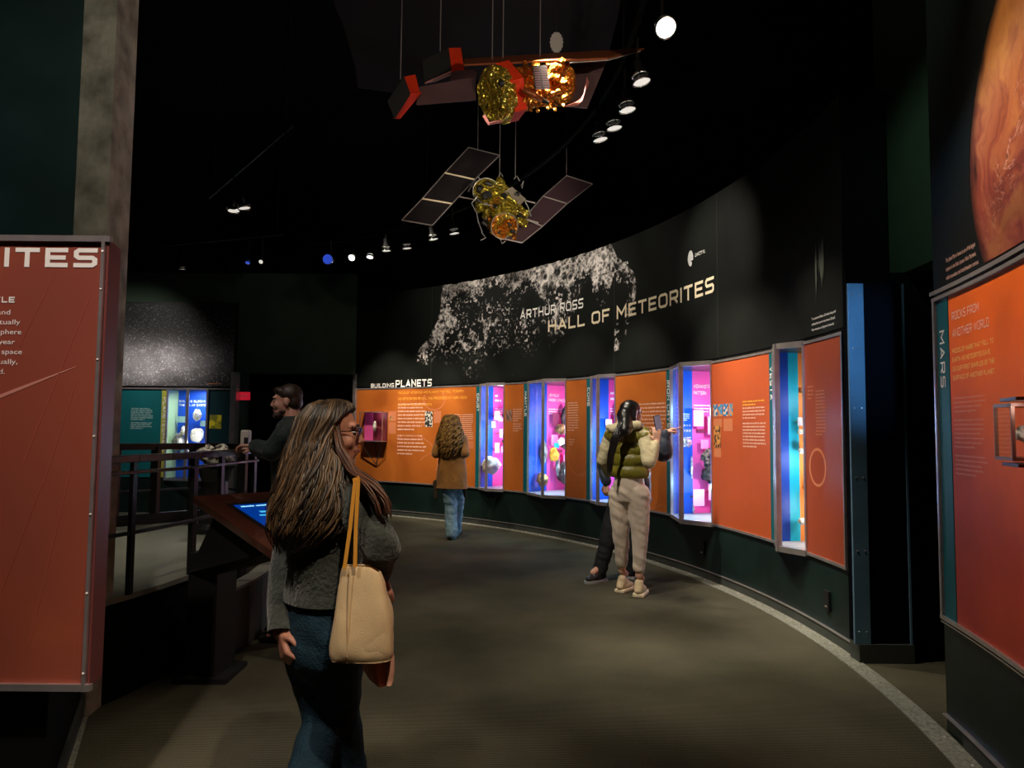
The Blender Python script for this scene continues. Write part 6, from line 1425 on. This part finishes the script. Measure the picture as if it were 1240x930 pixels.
mb = MB(); mb.caps(A(763, 592), A(763, 604), .15, .155, 16, .85, fd); limb(mb, (hL, kL, A(726, 692, 7.20)), (.108, .085, .068)); limb(mb, (hR, kR, aR), (.108, .082, .066)); finish(mb, 'trousers', M['dtrousers'], w5, .010, 4, folds(.012, 12, 18, 22))
for a, d in ((aL, (-.75, -.65, 0)), (aR, (.5, .85, 0))):
    h = Vector((a.x-.06*d[0], a.y-.06*d[1], 0)); mb = MB(); shoe(mb, h+Vector((0, 0, .015)), d, .27, .05, .075); o_ = finish(mb, 'shoe', M['rail_dark'], w5, .008, 2); mb = MB(); sole(mb, h, d, .285, .056, .022); mb.build('sole', mat('pale_grey_sole', (.3, .3, .3, 1), .6), o_)
MB().tube([A(806+3.2*math.cos(a), 524+1.6*math.sin(a), 7.07-.035*math.sin(a)) for a in np.linspace(0, 2*math.pi, 15)], .011, 8).build('watch', M['lamp_body'], w5)
# ================================================================== LIGHTS, CAMERA
def area(name, loc, to, size, sy, power, col, spread=None):
    l = bpy.data.lights.new(name, 'AREA'); l.shape = 'RECTANGLE'; l.size = size; l.size_y = sy; l.energy = power; l.color = col
    if spread: l.spread = R_(spread)
    o = bpy.data.objects.new(name, l); COL.objects.link(o); o.location = loc
    o.rotation_euler = (Vector(to)-Vector(loc)).to_track_quat('-Z', 'Y').to_euler(); return o
def spot(name, loc, to, power, col, ang=40, blend=.6, r=.04):
    l = bpy.data.lights.new(name, 'SPOT'); l.energy = power; l.color = col; l.spot_size = R_(ang); l.spot_blend = blend; l.shadow_soft_size = r
    o = bpy.data.objects.new(name, l); COL.objects.link(o); o.location = loc
    o.rotation_euler = (Vector(to)-Vector(loc)).to_track_quat('-Z', 'Y').to_euler(); return o
def point(name, loc, power, col, r=.02):
    l = bpy.data.lights.new(name, 'POINT'); l.energy = power; l.color = col; l.shadow_soft_size = r
    o = bpy.data.objects.new(name, l); COL.objects.link(o); o.location = loc; return o
WARM = (1, .88, .70)
# wall washing spots hang on the arc track
for t, tt, z, pw in ((60, 62, 1.5, 330), (55.3, 56, 1.5, 330), (48.2, 50, 1.5, 300), (39, 42.5, 1.5, 200), (33, 33.5, 1.5, 220), (26, 24.5, 1.5, 300), (16, 12, 1.5, 330), (11, 9, 1.4, 330), (3.5, 2.0, 1.4, 240)):
    spot('wall_spot', W(t, 4.0, -1.55), W(tt, z, 0), pw, WARM, 46, .8)
# washes on the mural
for t, tt, z, pw in ((50.7, 52, 3.2, 90), (42.6, 44, 3.2, 90), (34, 35, 3.3, 110), (24, 26, 3.2, 80), (15, 14.0, 3.25, 330)):
    spot('mural_spot', W(t, 4.2, -2.2), W(tt, z, 0), pw*.95, (1, .9, .75), 80 if pw < 200 else 42, 1.0)
# mars wall, from the track's continuation
spot('wall_spot', W(-13, 4.3, -1.5), W(-15.5, 1.7, 0), 280, (1, .85, .7), 50, .9)
spot('wall_spot', W(-17, 4.3, -1.5), W(-17, 3.2, 0), 60, (1, .8, .6), 50, .9)
# near left panel
spot('wall_spot', (-1.2, .7, 4.2), (-1.75, 2.6, 1.25), 300, (1, .84, .74), 48, .9)
spot('wall_spot', (-.7, 1.0, 5.0), (-2.25, 3.8, 3.2), 120, (1, .92, .75), 50, 1.0)  # unseen lamp added to light the stone column
spot('blue_spot', (1.5, 1.6, 3.7), (2.38, 4.75, 2.05), 560, (.26, .58, 1), 17, .9)
spot('bulkhead_fill', (1.3, 2.7, 4.3), (2.64, 4.4, 3.2), 45, (.8, 1, .85), 40, 1)  # unseen lamp added to brighten the green bulkhead
spot('teal_spot', (-3.6, 3.2, 2.35), (-3.6, 3.95, 3.0), 2.5, (.15, .7, 1), 150, 1)
# pools on the carpet and platform
for p, to, pw, an in (((.4, 6.2, 4.2), (.1, 5.6, 0), 250, 60), ((.2, 4.8, 4.3), (1.3, 6.2, 0), 500, 55), ((-.6, 8.9, 4.2), (-.6, 8.9, 0), 140, 50), ((.3, 4.2, 4.2), (1.5, 4.9, 0), 330, 50), ((-1.6, 10, 4.2), (-1.9, 10.9, 0), 120, 50),
        ((-3.2, 5.0, 4.3), (-3.2, 5.2, .5), 170, 50), ((-3.3, 8.4, 4.1), (-3.6, 6.4, .5), 120, 50), ((.2, 2.6, 4.3), (.1, 3.4, 0), 60, 50), ((-1.0, 3.2, 4.4), (-1.5, 3.0, 0), 70, 40)):
    spot('floor_spot', p, to, pw, (1, .92, .72), an, .9)
# unseen fill lamps added for the visitors, the models, the bag and the rock
spot('visitor_fill', (.5, .2, 4.4), (-.52, 2.3, .85), 300, (1, .84, .62), 30, .8)
spot('visitor_fill', (-1.3, .8, 4.4), (-.85, 2.5, .95), 110, (1, .9, .75), 36, .8)
spot('visitor_fill', (1.9, 2.2, 1.9), (-.5, 2.5, 1.45), 38, (1, .30, .14), 40, .9)  # added red lamp imitating the MARS panel's glow on her face
spot('visitor_fill', (-.9, 4.3, 4.4), (1.1, 6.7, 1.0), 520, (1, .9, .74), 30, .9)
spot('visitor_fill', (-2.2, 7.2, 4.4), (-.85, 9.8, 1.0), 330, (1, .84, .6), 30, .9)
spot('visitor_fill', (-2.0, 3.4, 4.4), (-1.75, 5.2, 1.5), 110, (1, .8, .78), 30, .9)
spot('model_spot', (1.6, 1.8, 3.3), (.2, 5, 4.0), 150, (1, .8, .62), 40, .8)
spot('model_spot', (-1.6, 1.6, 3.0), (-.2, 5, 3.9), 90, (1, .85, .7), 34, .8)
spot('model_spot', (1.3, 4.0, 3.2), (-.1, 7, 3.7), 170, (1, .85, .65), 34, .8)
spot('model_spot', (-1.6, 4.2, 2.9), (-.2, 7, 3.7), 60, (1, .9, .8), 34, .8)
spot('rock_spot', (-2.9, 5.2, 4.2), (-2.66, 6.45, 1.25), 90, (1, .92, .78), 14, .8)
# far left wall
spot('wall_spot', (-6.4, 10.9, 4.1), (-6.8, 12.5, 2.4), 110, (1, .93, .85), 95, .9)
spot('wall_spot', (-5.9, 10.9, 4.1), (-6.3, 12.5, 1.4), 130, (1, .95, .9), 55, .9)
# showcase lamps: small LED heads on the inside of the front post
def leds(i, specs):
    ta, tb, tc, pj, dp = CASES[i]
    for d, off, z, pw, col in specs:
        tng = (W(ta-1, 0)-W(ta, 0)).normalized()
        p = W(ta, z, d)+tng*off
        point('case_led', p, pw, col, .03)
PK = (1, .82, .93); BL = (.35, .8, 1)
leds(0, ((.05, .30, 1.4, 11, BL), (.36, .38, 1.6, 11, PK), (.36, .38, 1.0, 7, PK), (.15, .28, 2.05, 5, PK)))
leds(1, ((.10, .35, 1.5, 9, BL), (.10, .35, .9, 8, BL), (.55, .45, 1.75, 12, PK), (.55, .5, 1.1, 10, PK)))
leds(2, ((.05, .28, 1.4, 9, BL), (.3, .36, 1.6, 8, PK), (.1, .28, .9, 7, BL)))
leds(3, ((.06, .34, 1.7, 9, BL), (.40, .45, 1.65, 13, PK), (.40, .45, .95, 9, PK), (.06, .34, .9, 7, BL)))
leds(4, ((.20, .24, 1.25, 4.5, (.8, .95, 1)), (.24, .26, 1.75, 2.5, (.9, .95, 1)), (.22, .26, .85, 3, (1, .95, .85))))
area('case_led', (-5.5, YF+.1, 2.1), (-5.5, YF+.3, 1), .4, .1, 9, (.9, .97, 1))
point('case_led', (-5.5, YF+.0, 1.2), 4, (.9, .97, 1))
point('case_led', W(62.8, 1.72, -.10), .5, (1, .8, .9), .01)
point('case_led', W(-17.5, 1.6, -.10), .35, (1, .9, .85), .01)

SC.world = bpy.data.worlds.new('world'); SC.world.use_nodes = True
bg = SC.world.node_tree.nodes['Background']; bg.inputs[0].default_value = (.5, .6, .62, 1); bg.inputs[1].default_value = .012
cam = bpy.data.cameras.new('camera'); co = bpy.data.objects.new('camera', cam); COL.objects.link(co); SC.camera = co
cam.sensor_fit = 'HORIZONTAL'; cam.sensor_width = 36; cam.lens = 36*FOC/1240
co.location = (0, 0, EYE)
fwd = Vector((0, math.cos(PITCH), math.sin(PITCH))); right = Vector((1, 0, 0)); up = right.cross(fwd)
# roll
rt = right*math.cos(ROLL)+up*math.sin(ROLL); u2 = rt.cross(fwd)
m = Matrix((rt, u2, -fwd)).transposed().to_4x4(); m.translation = co.location; co.matrix_world = m
cam.clip_start = .05; cam.clip_end = 60
SC.view_settings.view_transform = 'Standard'; SC.view_settings.look = 'None'; SC.view_settings.gamma = 1; SC.view_settings.exposure = 0
SC.view_settings.use_curve_mapping = False
SC.cycles.use_denoising = True
SC.cycles.max_bounces = 6; SC.cycles.transparent_max_bounces = 12; SC.cycles.sample_clamp_indirect = 4
